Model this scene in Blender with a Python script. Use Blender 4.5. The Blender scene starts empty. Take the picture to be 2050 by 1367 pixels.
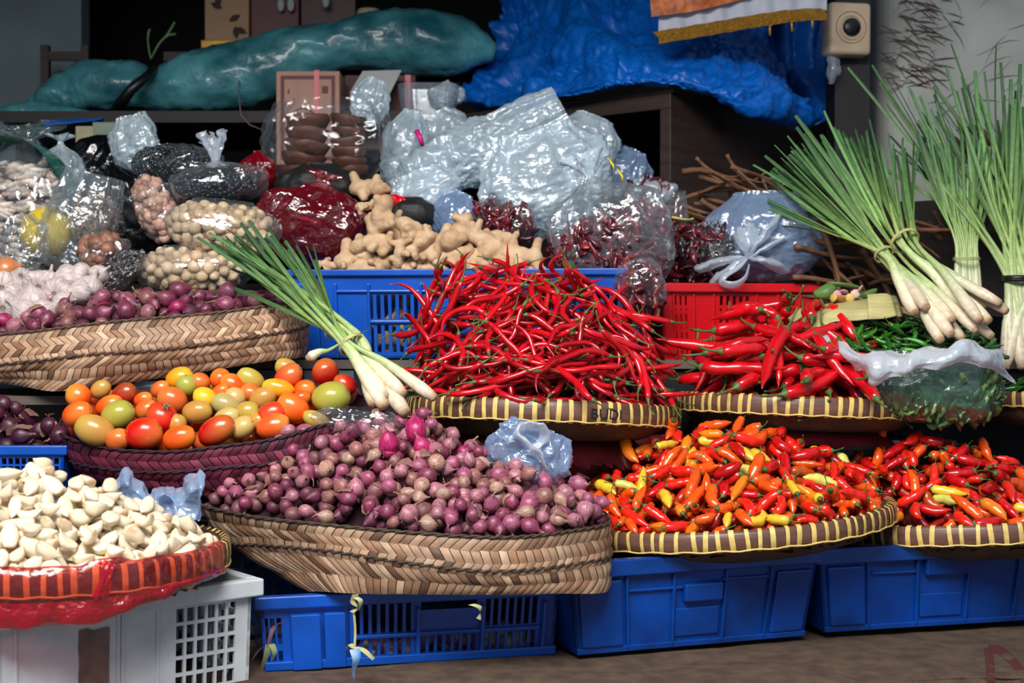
import bpy, bmesh, math, random
import numpy as np
from mathutils import Vector, Matrix, Quaternion, Euler, noise
from math import pi, sin, cos, sqrt

scene = bpy.context.scene
COL = scene.collection
# ------------------------------------------------------------------ camera, light, exposure
FPX = 2847.0
CAM = Vector((0, 0, 1.3))
PITCH = math.atan(43.0 / FPX)
cam_d = bpy.data.cameras.new('camera'); cam = bpy.data.objects.new('camera', cam_d); COL.objects.link(cam)
cam_d.sensor_width = 36; cam_d.lens = 36 * FPX / 2050
cam.location = CAM; cam.rotation_euler = (pi / 2 - PITCH, 0, 0)
cam_d.clip_start = .05; cam_d.clip_end = 60
cam_d.dof.use_dof = True; cam_d.dof.focus_distance = 2.85; cam_d.dof.aperture_fstop = 4.5
scene.camera = cam
scene.view_settings.view_transform = 'Standard'; scene.view_settings.look = 'None'
scene.view_settings.gamma = 1; scene.view_settings.use_curve_mapping = False
scene.view_settings.exposure = 0.5
W_ = bpy.data.worlds.new('world'); scene.world = W_; W_.use_nodes = True
_bg = W_.node_tree.nodes['Background']; _bg.inputs[0].default_value = (.66, .80, 1, 1); _bg.inputs[1].default_value = .27

def area(name, loc, target, sx, sy, power, color):
    l = bpy.data.lights.new(name, 'AREA'); l.shape = 'RECTANGLE'; l.size = sx; l.size_y = sy
    l.energy = power; l.color = color
    o = bpy.data.objects.new(name, l); COL.objects.link(o); o.location = loc
    o.rotation_euler = (Vector(target) - Vector(loc)).to_track_quat('-Z', 'Y').to_euler()
    return o
area('street_daylight', (-.5, .35, 3.3), (.1, 2.9, 1.0), 2.3, 1.3, 146, (1.0, .97, .93))

_R = Euler((-PITCH, 0, 0)).to_matrix()
def P(px, py, D):
    """world point seen at photo pixel (px, py) at depth world y = D"""
    v = _R @ Vector(((px - 1025) / FPX, 1, (683.5 - py) / FPX))
    return CAM + v * (D / v.y)
def PZ(px, z, D):
    return Vector(((px - 1025) / FPX * D, D, z))
def px2m(n, D): return n * D / FPX
def zat(py, D): return P(1025, py, D).z

# ------------------------------------------------------------------ colour, materials
def C(r, g, b, k=1.0):
    f = lambda c: (c / 255 / 12.92 if c / 255 <= .04045 else ((c / 255 + .055) / 1.055) ** 2.4) * k
    return (f(r), f(g), f(b), 1)
MATS = {}
def pm(name, col=None, rough=.5, var=0.0, vscale=8, col2=None, bump=0, bscale=60, src='const', coat=0, metal=0,
       sss=0, stretch=(1, 1, 1), spec=.5, detail=4, coat_rough=.1, meridian=0, transl=0, bdist=.004):
    """procedural principled material; src: const | object (Object Info colour) | attr (point colours)"""
    if name in MATS: return MATS[name]
    m = bpy.data.materials.new(name); m.use_nodes = True; MATS[name] = m
    nt = m.node_tree; N = nt.nodes; L = nt.links; b = N['Principled BSDF']
    b.inputs['Roughness'].default_value = rough; b.inputs['Metallic'].default_value = metal
    b.inputs['Specular IOR Level'].default_value = spec
    b.inputs['Coat Weight'].default_value = coat; b.inputs['Coat Roughness'].default_value = coat_rough
    if sss:
        b.inputs['Subsurface Weight'].default_value = sss; b.inputs['Subsurface Scale'].default_value = .01
    if src == 'const':
        c = N.new('ShaderNodeRGB'); c.outputs[0].default_value = col; cs = c.outputs[0]
    elif src == 'object':
        c = N.new('ShaderNodeObjectInfo'); cs = c.outputs['Color']
    else:
        c = N.new('ShaderNodeAttribute'); c.attribute_name = 'Col'; cs = c.outputs['Color']
    tc = N.new('ShaderNodeTexCoord'); mp = N.new('ShaderNodeMapping'); mp.inputs['Scale'].default_value = stretch
    L.new(tc.outputs['Object'], mp.inputs[0])
    if meridian:      # streaks that run from pole to pole
        fl = N.new('ShaderNodeVectorMath'); fl.operation = 'MULTIPLY'; fl.inputs[1].default_value = (1, 1, 0); L.new(tc.outputs['Object'], fl.inputs[0])
        no = N.new('ShaderNodeVectorMath'); no.operation = 'NORMALIZE'; L.new(fl.outputs[0], no.inputs[0])
        zz = N.new('ShaderNodeVectorMath'); zz.operation = 'MULTIPLY_ADD'; zz.inputs[1].default_value = (4, 4, meridian); L.new(tc.outputs['Object'], zz.inputs[0]); L.new(no.outputs[0], zz.inputs[2])
        mp = zz
    if var or col2:
        n = N.new('ShaderNodeTexNoise'); n.inputs['Scale'].default_value = vscale; n.inputs['Detail'].default_value = detail
        L.new(mp.outputs[0], n.inputs['Vector'])
        r = N.new('ShaderNodeMapRange'); r.inputs[1].default_value = .35; r.inputs[2].default_value = .68
        L.new(n.outputs['Fac'], r.inputs[0])
        mx = N.new('ShaderNodeMix'); mx.data_type = 'RGBA'
        L.new(r.outputs[0], mx.inputs[0]); L.new(cs, mx.inputs[6])
        if col2:
            mx.inputs[7].default_value = col2
            if var: r.inputs[4].default_value = var
        else:
            hs = N.new('ShaderNodeHueSaturation'); hs.inputs['Value'].default_value = 1 - var; L.new(cs, hs.inputs['Color'])
            L.new(hs.outputs[0], mx.inputs[7])
        cs = mx.outputs[2]
    L.new(cs, b.inputs['Base Color'])
    if bump:
        n2 = N.new('ShaderNodeTexNoise'); n2.inputs['Scale'].default_value = bscale; n2.inputs['Detail'].default_value = 4
        L.new(mp.outputs[0], n2.inputs['Vector'])
        bp = N.new('ShaderNodeBump'); bp.inputs['Strength'].default_value = bump; bp.inputs['Distance'].default_value = bdist
        L.new(n2.outputs['Fac'], bp.inputs['Height']); L.new(bp.outputs[0], b.inputs['Normal'])
    if transl:
        t = N.new('ShaderNodeBsdfTranslucent'); L.new(cs, t.inputs[0]); ms = N.new('ShaderNodeMixShader'); ms.inputs[0].default_value = transl
        L.new(b.outputs[0], ms.inputs[1]); L.new(t.outputs[0], ms.inputs[2]); L.new(ms.outputs[0], N['Material Output'].inputs[0])
    return m

def film(name, tint, milk, alpha=.25, gloss=.35, rough=.12, bump=.5, bscale=18, edge=.5, transl=.4):
    """thin plastic film: tinted see-through, a milky share, and a glossy skin with creases"""
    if name in MATS: return MATS[name]
    m = bpy.data.materials.new(name); m.use_nodes = True; MATS[name] = m
    nt = m.node_tree; N = nt.nodes; L = nt.links; N.remove(N['Principled BSDF'])
    tr = N.new('ShaderNodeBsdfTransparent'); tr.inputs[0].default_value = tint
    df = N.new('ShaderNodeBsdfDiffuse'); df.inputs[0].default_value = milk
    tl = N.new('ShaderNodeBsdfTranslucent'); tl.inputs[0].default_value = milk
    gl = N.new('ShaderNodeBsdfGlossy'); gl.inputs['Roughness'].default_value = rough; gl.inputs[0].default_value = (1, 1, 1, 1)
    tc = N.new('ShaderNodeTexCoord')
    vo = N.new('ShaderNodeTexVoronoi'); vo.feature = 'DISTANCE_TO_EDGE'; vo.inputs['Scale'].default_value = bscale * 2.6
    nz = N.new('ShaderNodeTexNoise'); nz.inputs['Scale'].default_value = bscale * 2.2; nz.inputs['Detail'].default_value = 5
    nz.inputs['Distortion'].default_value = .6
    mv = N.new('ShaderNodeVectorMath'); mv.operation = 'MULTIPLY_ADD'; mv.inputs[1].default_value = (.03, .03, .03)
    L.new(nz.outputs['Color'], mv.inputs[0]); L.new(tc.outputs['Object'], mv.inputs[2]); L.new(tc.outputs['Object'], nz.inputs['Vector'])
    L.new(mv.outputs[0], vo.inputs['Vector'])
    ad = N.new('ShaderNodeMath'); ad.operation = 'ADD'; L.new(vo.outputs['Distance'], ad.inputs[0]); L.new(nz.outputs['Fac'], ad.inputs[1])
    bp = N.new('ShaderNodeBump'); bp.inputs['Strength'].default_value = bump; bp.inputs['Distance'].default_value = .008
    L.new(ad.outputs[0], bp.inputs['Height'])
    for s in (df, tl, gl): L.new(bp.outputs[0], s.inputs['Normal'])
    lw = N.new('ShaderNodeLayerWeight'); lw.inputs['Blend'].default_value = .35; L.new(bp.outputs[0], lw.inputs['Normal'])
    m1 = N.new('ShaderNodeMixShader'); m1.inputs[0].default_value = transl; L.new(df.outputs[0], m1.inputs[1]); L.new(tl.outputs[0], m1.inputs[2])
    a = N.new('ShaderNodeMapRange'); a.inputs[3].default_value = alpha; a.inputs[4].default_value = min(1, alpha + edge); L.new(lw.outputs['Facing'], a.inputs[0])
    m2 = N.new('ShaderNodeMixShader'); L.new(a.outputs[0], m2.inputs[0]); L.new(tr.outputs[0], m2.inputs[1]); L.new(m1.outputs[0], m2.inputs[2])
    g = N.new('ShaderNodeMapRange'); g.inputs[3].default_value = gloss * .16; g.inputs[4].default_value = gloss * 1.5; L.new(lw.outputs['Facing'], g.inputs[0])
    m3 = N.new('ShaderNodeMixShader'); L.new(g.outputs[0], m3.inputs[0]); L.new(m2.outputs[0], m3.inputs[1]); L.new(gl.outputs[0], m3.inputs[2])
    L.new(m3.outputs[0], N['Material Output'].inputs[0])
    return m

# ------------------------------------------------------------------ objects
def tag(o, label=None, cat=None, group=None, kind=None):
    if label: o['label'] = label
    if cat: o['category'] = cat
    if group: o['group'] = group
    if kind: o['kind'] = kind
    return o
def link(name, me, parent=None, M=None):
    o = bpy.data.objects.new(name, me); COL.objects.link(o)
    if parent: o.parent = parent
    if M is not None: o.matrix_basis = M
    return o
def empty(name, loc=(0, 0, 0), label=None, cat=None, group=None):
    o = bpy.data.objects.new(name, None); COL.objects.link(o); o.location = loc; o.empty_display_size = .02
    return tag(o, label, cat, group)
class MB:
    """collects geometry for ONE mesh"""
    def __init__(s): s.v = []; s.f = []; s.c = []; s.mi = []
    def add(s, v, f, col=None, mi=0):
        o = len(s.v); s.v.extend([tuple(p) for p in v]); s.f.extend([tuple(i + o for i in q) for q in f]); s.mi.extend([mi] * len(f))
        if col is None: col = (1, 1, 1, 1)
        if isinstance(col, list): s.c.extend(col)
        else: s.c.extend([col] * len(v))
        return s
    def box(s, lo, hi, col=None, M=None, mi=0):
        x0, y0, z0 = lo; x1, y1, z1 = hi
        v = [Vector(p) for p in ((x0, y0, z0), (x1, y0, z0), (x1, y1, z0), (x0, y1, z0), (x0, y0, z1), (x1, y0, z1), (x1, y1, z1), (x0, y1, z1))]
        if M is not None: v = [M @ p for p in v]
        return s.add(v, [(0, 3, 2, 1), (4, 5, 6, 7), (0, 1, 5, 4), (1, 2, 6, 5), (2, 3, 7, 6), (3, 0, 4, 7)], col, mi)
    def mesh(s, name, mats, smooth=True):
        me = bpy.data.meshes.new(name); me.from_pydata(s.v, [], s.f)
        for m in (mats if isinstance(mats, (list, tuple)) else [mats]): me.materials.append(m)
        if s.f:
            me.polygons.foreach_set('material_index', s.mi)
            me.polygons.foreach_set('use_smooth', [smooth] * len(s.f))
        if s.v:
            at = me.color_attributes.new('Col', 'FLOAT_COLOR', 'POINT'); at.data.foreach_set('color', np.array(s.c, dtype=np.float32).ravel())
        me.update(); return me
    def build(s, name, mats, parent=None, smooth=True, M=None, bevel=0, origin=None):
        if origin is not None:
            o_ = Vector(origin); s.v = [tuple(Vector(p) - o_) for p in s.v]
            M = Matrix.Translation(o_)
        o = link(name, s.mesh(name, mats, smooth), parent, M)
        if bevel:
            b = o.modifiers.new('bevel', 'BEVEL'); b.width = bevel; b.segments = 2; b.limit_method = 'ANGLE'; b.angle_limit = .9
            b.harden_normals = False
        return o

def cr(p0, p1, p2, p3, t):
    return .5 * ((2 * p1) + (-p0 + p2) * t + (2 * p0 - 5 * p1 + 4 * p2 - p3) * t * t + (-p0 + 3 * p1 - 3 * p2 + p3) * t * t * t)
def spline(pts, n, closed=False):
    pts = [Vector(p) for p in pts]; m = len(pts)
    segs = m if closed else m - 1; out = []
    for k in range(n):
        t = k / n * segs if closed else k / (n - 1) * segs
        i = min(int(t), segs - 1); f = t - i
        g = (lambda j: pts[j % m]) if closed else (lambda j: pts[max(0, min(m - 1, j))])
        if not closed and i == 0: a = g(0) * 2 - g(1)
        else: a = g(i - 1)
        if not closed and i + 2 > m - 1: d = g(m - 1) * 2 - g(m - 2)
        else: d = g(i + 2)
        out.append(cr(a, g(i), g(i + 1), d, f))
    return out
def arclen(pts, n):
    """resample a polyline evenly"""
    L = [0]
    for a, b in zip(pts, pts[1:]): L.append(L[-1] + (b - a).length)
    out = []; j = 0
    for k in range(n):
        s = L[-1] * k / (n - 1)
        while j < len(L) - 2 and L[j + 1] < s: j += 1
        d = L[j + 1] - L[j]; out.append(pts[j].lerp(pts[j + 1], 0 if d < 1e-9 else (s - L[j]) / d))
    return out
def tube(path, rad, seg=8, cap=True, flat=1.0, up=None):
    """tube along path; rad number or list or fn(t)"""
    n = len(path); path = [Vector(p) for p in path]; v = []; f = []
    t0 = (path[1] - path[0]).normalized()
    u = (Vector(up) if up else Vector((0, 0, 1))); u = (u - t0 * u.dot(t0))
    if u.length < 1e-4: u = t0.orthogonal()
    u.normalize()
    for i, p in enumerate(path):
        t = (path[min(n - 1, i + 1)] - path[max(0, i - 1)])
        t = t.normalized() if t.length > 1e-9 else t0
        u = u - t * u.dot(t)
        u = u.normalized() if u.length > 1e-6 else t.orthogonal().normalized()
        w = t.cross(u)
        r = rad(i / (n - 1)) if callable(rad) else (rad[i] if isinstance(rad, (list, tuple)) else rad)
        for k in range(seg):
            a = 2 * pi * k / seg; v.append(p + u * (cos(a) * r * flat) + w * (sin(a) * r))
    for i in range(n - 1):
        for k in range(seg):
            k2 = (k + 1) % seg; f.append((i * seg + k, i * seg + k2, (i + 1) * seg + k2, (i + 1) * seg + k))
    if cap:
        f.append(tuple(range(seg - 1, -1, -1))); f.append(tuple((n - 1) * seg + k for k in range(seg)))
    return v, f
def lathe(prof, seg=12, fn=None):
    """prof [(r, z)] bottom to top; fn(p, a, z) moves a point"""
    v = []; f = []
    for r, z in prof:
        for k in range(seg):
            a = 2 * pi * k / seg; p = Vector((r * cos(a), r * sin(a), z)); v.append(fn(p, a, z) if fn else p)
    n = len(prof)
    for i in range(n - 1):
        for k in range(seg):
            k2 = (k + 1) % seg; f.append((i * seg + k, i * seg + k2, (i + 1) * seg + k2, (i + 1) * seg + k))
    f.append(tuple(range(seg - 1, -1, -1))); f.append(tuple((n - 1) * seg + k for k in range(seg)))
    return v, f
def grid_faces(nu, nv, closed=False):
    """index u + v*nu"""
    f = []
    for j in range(nv - 1):
        for i in range(nu if closed else nu - 1):
            i2 = (i + 1) % nu; f.append((j * nu + i, j * nu + i2, (j + 1) * nu + i2, (j + 1) * nu + i))
    return f
def nz3(p, s=1.0): return noise.noise(Vector(p) * s)
def crease(p, s):
    d = noise.voronoi(Vector(p) * s)[0]; return min(d[1] - d[0], .8)
def crumple(p, s, amp):
    """facetted creases like crushed plastic film"""
    p = Vector(p); q = p + Vector((nz3(p, s * 1.3), nz3(p + Vector((7, 3, 1)), s * 1.3), nz3(p + Vector((1, 9, 4)), s * 1.3))) * (.35 / s)
    o1 = Vector((3.3, 1.7, 8.1)) / s; o2 = Vector((6.1, 4.7, 2.1)) / s
    return amp * ((crease(q, s) - crease(q + o1, s * 1.12)) * .62 + (crease(q, s * 2.6) - crease(q + o2, s * 2.9)) * .30 + (crease(q, s * 6.1) - crease(q + o1, s * 6.6)) * .13 + nz3(p, s * .6) * .8)
def sheet(rows, nu, nv, fn=None):
    """smooth patch through a grid of world points; returns verts, faces"""
    R_ = [spline(r, nu) for r in rows]; v = [None] * (nu * nv)
    for i in range(nu):
        c = spline([r[i] for r in R_], nv)
        for j in range(nv): v[j * nu + i] = c[j]
    if fn:
        w = list(v)
        for j in range(nv):
            for i in range(nu):
                a = v[j * nu + min(nu - 1, i + 1)] - v[j * nu + max(0, i - 1)]; b = v[min(nv - 1, j + 1) * nu + i] - v[max(0, j - 1) * nu + i]
                nrm = a.cross(b); nrm = nrm.normalized() if nrm.length > 1e-9 else Vector((0, -1, 0))
                w[j * nu + i] = v[j * nu + i] + nrm * fn(v[j * nu + i], i / (nu - 1), j / (nv - 1))
        v = w
    return v, grid_faces(nu, nv)
def row(spec): return [P(*q) for q in spec]
def copy_thing(src, M, color=None, label=None, group=None):
    """copy a thing and its parts (shared mesh data)"""
    o = src.copy(); COL.objects.link(o); o.matrix_world = M; o.matrix_basis = M
    if color: o.color = color
    if label: o['label'] = label
    if group: o['group'] = group
    for ch in src.children:
        c = ch.copy(); COL.objects.link(c); c.parent = o
        for g in ch.children:
            d = g.copy(); COL.objects.link(d); d.parent = c
    return o
# ------------------------------------------------------------------ the setting
def slab(name, lo, hi, mat, label=None):
    b = MB(); b.box(lo, hi); o = b.build(name, mat, smooth=False); o['kind'] = 'structure'; return o
dark_paint = pm('dark_paint', C(16, 13, 15), .7, var=.4, vscale=3)
slab('floor', (-4, -1.5, -.1), (4, 7, 0), pm('concrete_floor', C(110, 105, 100), .8, var=.4, vscale=5))
slab('shading_ceiling', (-4, 1.9, 2.8), (.95, 7, 2.9), pm('ceiling_board', C(60, 55, 52), .9))  # unseen slab, added to darken the back; stops short so the pillar stays lit
slab('wall_back', (-4, 6.4, 0), (4, 6.5, 3.0), dark_paint)
slab('wall_left', (-4, 5.2, 0), (-1.57, 5.3, 3.0), pm('old_plaster', C(128, 146, 152), .85, var=.35, vscale=2.5, bump=.3, bscale=12))
slab('wall_side_left', (-4.1, 1.6, 0), (-4, 6.5, 3.0), dark_paint)
slab('wall_side_right', (4, 1.6, 0), (4.1, 6.5, 3.0), dark_paint)

def concrete_pillar():
    m = pm('stained_concrete', C(190, 192, 184), .8, var=.0, vscale=2.6, col2=C(140, 144, 138), bump=.6, bscale=9)
    nt = m.node_tree; N = nt.nodes; L = nt.links; b = N['Principled BSDF']
    x0 = P(1742, 300, 4.5).x; x1 = 2.6; y0 = 4.35; r_ = .09
    b_ = MB(); v = []
    loop = [(x1, y0)] + [(x0 + r_ - r_ * sin(a), y0 + r_ - r_ * cos(a)) for a in [k * pi / 2 / 8 for k in range(9)]] + [(x0, 5.6), (x1, 5.6)]
    for z in (0, 3): v += [(x, y, z) for x, y in loop]
    n_ = len(loop); b_.add(v, [(i, i + n_, (i + 1) % n_ + n_, (i + 1) % n_) for i in range(n_)] + [tuple(range(n_)), tuple(range(2 * n_ - 1, n_ - 1, -1))])
    o = b_.build('wall_right', m, smooth=False); o['kind'] = 'structure'
    r = random.Random(3); q = MB()      # dark scuff strokes on the plaster
    for i in range(150):
        if i < 110: cx = r.gauss(1838, 34) + 10; cy = r.uniform(0, 175); cx -= (cy - 80) * .15
        else: cx = r.uniform(1775, 2050); cy = r.uniform(0, 240)
        L = r.uniform(10, 34) if i < 110 else r.uniform(8, 40); a = r.gauss(-.35 if i < 110 else .7, .35); w = r.uniform(.0008, .0026) * (1.2 if i < 110 else .7); cv = r.uniform(-.5, .2)
        pts = [P(cx + cos(a + cv * (t - .5)) * L * (t - .5) * 2, cy - sin(a + cv * (t - .5)) * L * (t - .5) * 2, 4.3488) for t in [k / 7 for k in range(8)]]; v = []
        for k, p in enumerate(pts):
            ww = w * sin(pi * (k + .4) / 7.8); v += [p - Vector((0, 0, ww)), p + Vector((0, 0, ww))]
        q.add(v, grid_faces(2, 8))
    q.build('scuff_marks', pm('scuff', C(84, 66, 62), .9), o)
concrete_pillar()

wood_dark = pm('dark_wood', C(66, 50, 44), .55, var=.45, vscale=5, stretch=(1, 1, 8), bump=.25, bscale=20, coat=.1)
wood_board = pm('grey_board', C(104, 92, 82), .7, var=.4, vscale=6, stretch=(.3, 3, 3), bump=.3, bscale=20)
tile_m = pm('glazed_tile', C(92, 116, 128), .25, var=.3, vscale=3)
Z0 = .667          # top of the low bench
ZC = 1.205         # top of the tiled counter
def benches():
    o = empty('market_bench', (0, 2.9, 0), 'low wooden market bench under the burlap cover', 'bench')
    MB().box((-1.6, 2.47, Z0 - .06), (2.6, 3.3, Z0 - .022)).build('bench_top', wood_board, o, False, Matrix.Translation((0, -2.9, 0)))
    for x in (-1.5, 0, 1.5):
        for y in (2.55, 3.2):
            MB().box((x - .03, y - .03, 0), (x + .03, y + .03, Z0 - .06)).build('leg', wood_board, o, False, Matrix.Translation((0, -2.9, 0)))
    t = empty('tiled_counter', (0, 3.6, 0), 'high counter faced with pale square wall tiles behind the tomato basket', 'counter')
    T = Matrix.Translation((0, -3.6, 0))
    MB().box((-2.2, 3.37, 0), (2.6, 4.33, ZC - .02)).box((-2.2, 3.74, ZC - .02), (2.6, 4.33, 1.395)).build('counter_body', pm('grout', C(30, 32, 34), .9), t, False, T)
    b = MB(); s = .118
    for i in range(38):
        for j in range(9):
            x = -2.2 + i * (s + .004); z = ZC - .02 - (j + 1) * (s + .004)
            if z > 0 and x < -.42: b.box((x, 3.362, z), (x + s, 3.372, z + s))
    b.build('tiles', tile_m, t, False, T)
    MB().box((-2.2, 3.355, ZC - .02), (2.6, 3.74, ZC)).build('counter_top', wood_board, t, False, T)
    # board shelf that carries the upper shallot basket
    zb = zat(792, 3.02)
    a = P(-40, 784, 2.98); c = P(640, 735, 3.2)
    b = MB(); b.box((-1.9, 3.0, zb - .018), (P(600, 740, 3.1).x, 3.353, zb))
    o = b.build('shelf_board', wood_board, smooth=False); tag(o, 'grey wooden board carrying the upper woven shallot basket', 'board')
    for x in (-1.4, -.9):
        pass
    MB().box((-1.9, 3.30, zb - .09), (P(600, 740, 3.1).x, 3.353, zb - .018)).build('bracket', wood_board, o, False)
benches()

def burlap():
    m = pm('burlap', C(96, 76, 60), .95, var=.5, vscale=26, bump=1.0, bscale=330, detail=8)
    rows = []
    X = [-1.2, -.8, -.4, 0, .35, .7, 1.05, 1.4]
    for j, (y, z) in enumerate([(3.1, Z0), (2.8, Z0), (2.5, Z0 + .002), (2.425, Z0 - .012), (2.40, Z0 - .06), (2.385, Z0 - .22), (2.38, Z0 - .45)]):
        rows.append([Vector((x, y + (.10 if j > 2 else 0) * (x > .2) * min(1, (x - .2) * 1.6) + (x > .2) * (j == 2) * .05, z)) for x in X])
    def fn(p, u, v):
        e_ = max(0, (v - .3) / .7); fold = math.exp(-((p.x - .58 - .1 * v) / .03) ** 2) * .016 + math.exp(-((p.x - .66) / .02) ** 2) * .010
        return abs(nz3(p, 5)) * .008 * (v > .25) + sin(p.x * 30 + nz3(p, 3) * 4) * .006 * e_ + fold * min(1, e_ * 3) + .004 * abs(nz3(p, 14)) + .0045
    v, f = sheet(rows, 160, 60, fn)
    o = MB().add(v, f).build('burlap_cover', m)
    so = o.modifiers.new('thick', 'SOLIDIFY'); so.thickness = .002
    tag(o, 'brown burlap sacking draped over the bench under the blue crates', 'cloth')
    # printed dark red mark on the sacking
    q = P(1975, 1300, 2.52)
    b = MB()
    return o
burlap()

# ------------------------------------------------------------------ crates
def panel(b, W, h, holes, t, mp, col=None):
    """flat wall with real openings; holes (x0, x1, z0, z1) with z from the top, downwards positive"""
    xs = sorted({0, W, *[x for q in holes for x in q[:2]]}); zs = sorted({0, h, *[z for q in holes for z in q[2:]]})
    for i in range(len(xs) - 1):
        for j in range(len(zs) - 1):
            cx = (xs[i] + xs[i + 1]) / 2; cz = (zs[j] + zs[j + 1]) / 2
            if any(q[0] < cx < q[1] and q[2] < cz < q[3] for q in holes): continue
            v = [mp(s, q, z) for z in (zs[j + 1], zs[j]) for s, q in ((xs[i], 0), (xs[i + 1], 0), (xs[i + 1], t), (xs[i], t))]
            b.add(v, [(0, 3, 2, 1), (4, 5, 6, 7), (0, 1, 5, 4), (1, 2, 6, 5), (2, 3, 7, 6), (3, 0, 4, 7)], col)
def slots(x0, x1, z0, z1, nx, ny, bx, bz):
    out = []; w = (x1 - x0 - bx * (nx - 1)) / nx; h = (z1 - z0 - bz * (ny - 1)) / ny
    for i in range(nx):
        for j in range(ny):
            out.append((x0 + i * (w + bx), x0 + i * (w + bx) + w, z0 + j * (h + bz), z0 + j * (h + bz) + h))
    return out
def crate(label, A, B, h, depth, mat, holes=(), side_holes=(), taper=.02, rim=.028, over=.012, ribs=(), raised=(), t=.006, group=None, name='plastic_crate', corner=0):
    """A, B: front top corners as seen from the front, left and right"""
    A = Vector(A); B = Vector(B); zt = (A.z + B.z) / 2; A.z = B.z = zt
    u = (B - A); W = u.length; u.normalize(); n = Vector((-u.y, u.x, 0))
    o = empty(name, (A + B) / 2 + n * depth / 2 - Vector((0, 0, h)), label, 'crate', group)
    T = Matrix.Translation(-o.location)
    def mapper(org, d, inw, L):
        return lambda s, q, z: org + d * (s + taper * (z / h) * (1 - 2 * s / L)) + inw * (q + taper * z / h) - Vector((0, 0, z))
    C_ = A + n * depth; D_ = B + n * depth
    mf = mapper(A, u, n, W)
    b = MB(); panel(b, W, h, list(holes), t, mf); b.build('front_panel', mat, o, False, T)
    b = MB(); panel(b, W, h, [], t, mapper(D_, -u, -n, W)); b.build('back_panel', mat, o, False, T)
    for org, d, inw in ((C_, -n, u), (B, n, -u)):
        b = MB(); panel(b, depth, h, list(side_holes), t, mapper(org, d, inw, depth)); b.build('side_panel', mat, o, False, T)
    b = MB(); v = [mf(s, q, z) for z in (h, h - .006) for s, q in ((0, 0), (W, 0), (W, depth - 2 * taper), (0, depth - 2 * taper))]
    b.add(v, [(0, 3, 2, 1), (4, 5, 6, 7), (0, 1, 5, 4), (1, 2, 6, 5), (2, 3, 7, 6), (3, 0, 4, 7)]); b.build('base', mat, o, False, T)
    b = MB()
    def bar(s0, s1, q0, q1, z0, z1):
        v = [A + u * s + n * q - Vector((0, 0, z)) for z in (z1, z0) for s, q in ((s0, q0), (s1, q0), (s1, q1), (s0, q1))]
        b.add(v, [(0, 3, 2, 1), (4, 5, 6, 7), (0, 1, 5, 4), (1, 2, 6, 5), (2, 3, 7, 6), (3, 0, 4, 7)])
    bar(-over, W + over, -over, t + .002, -.004, rim); bar(-over, W + over, depth - t, depth + over, -.004, rim)
    bar(-over, t, t + .002, depth - t, -.004, rim); bar(W - t, W + over, t + .002, depth - t, -.004, rim)
    b.build('rim', mat, o, False, T, bevel=.003)
    for (s0, s1, z0, z1, out) in ribs:
        b = MB(); v = [mf(s, q, z) for z in (z1, z0) for s, q in ((s0, -out), (s1, -out), (s1, .001), (s0, .001))]
        b.add(v, [(0, 3, 2, 1), (4, 5, 6, 7), (0, 1, 5, 4), (1, 2, 6, 5), (2, 3, 7, 6), (3, 0, 4, 7)]); b.build('rib', mat, o, False, T, bevel=.002)
    for (s0, s1, z0, z1, out) in raised:
        b = MB(); v = [mf(s, q, z) for z in (z1, z0) for s, q in ((s0, -out), (s1, -out), (s1, .001), (s0, .001))]
        b.add(v, [(0, 3, 2, 1), (4, 5, 6, 7), (0, 1, 5, 4), (1, 2, 6, 5), (2, 3, 7, 6), (3, 0, 4, 7)]); b.build('raised_panel', mat, o, False, T, bevel=.004)
    return o, mf, W, T
blue_m = pm('blue_plastic', C(0, 80, 186), .3, var=.4, vscale=7, bump=.12, bscale=40, coat=.25, spec=.6)
deep_blue_m = pm('worn_blue_plastic', C(0, 68, 160), .34, var=.5, vscale=9, bump=.15, bscale=30, coat=.2)
red_m = pm('red_plastic', C(205, 16, 26), .35, var=.25, vscale=6, coat=.25)
white_m = pm('scuffed_white_plastic', C(206, 212, 216), .45, var=.22, vscale=12, bump=.15, bscale=50, col2=None)
grey_m = pm('grey_plastic', C(60, 68, 76), .5, var=.2)

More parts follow.
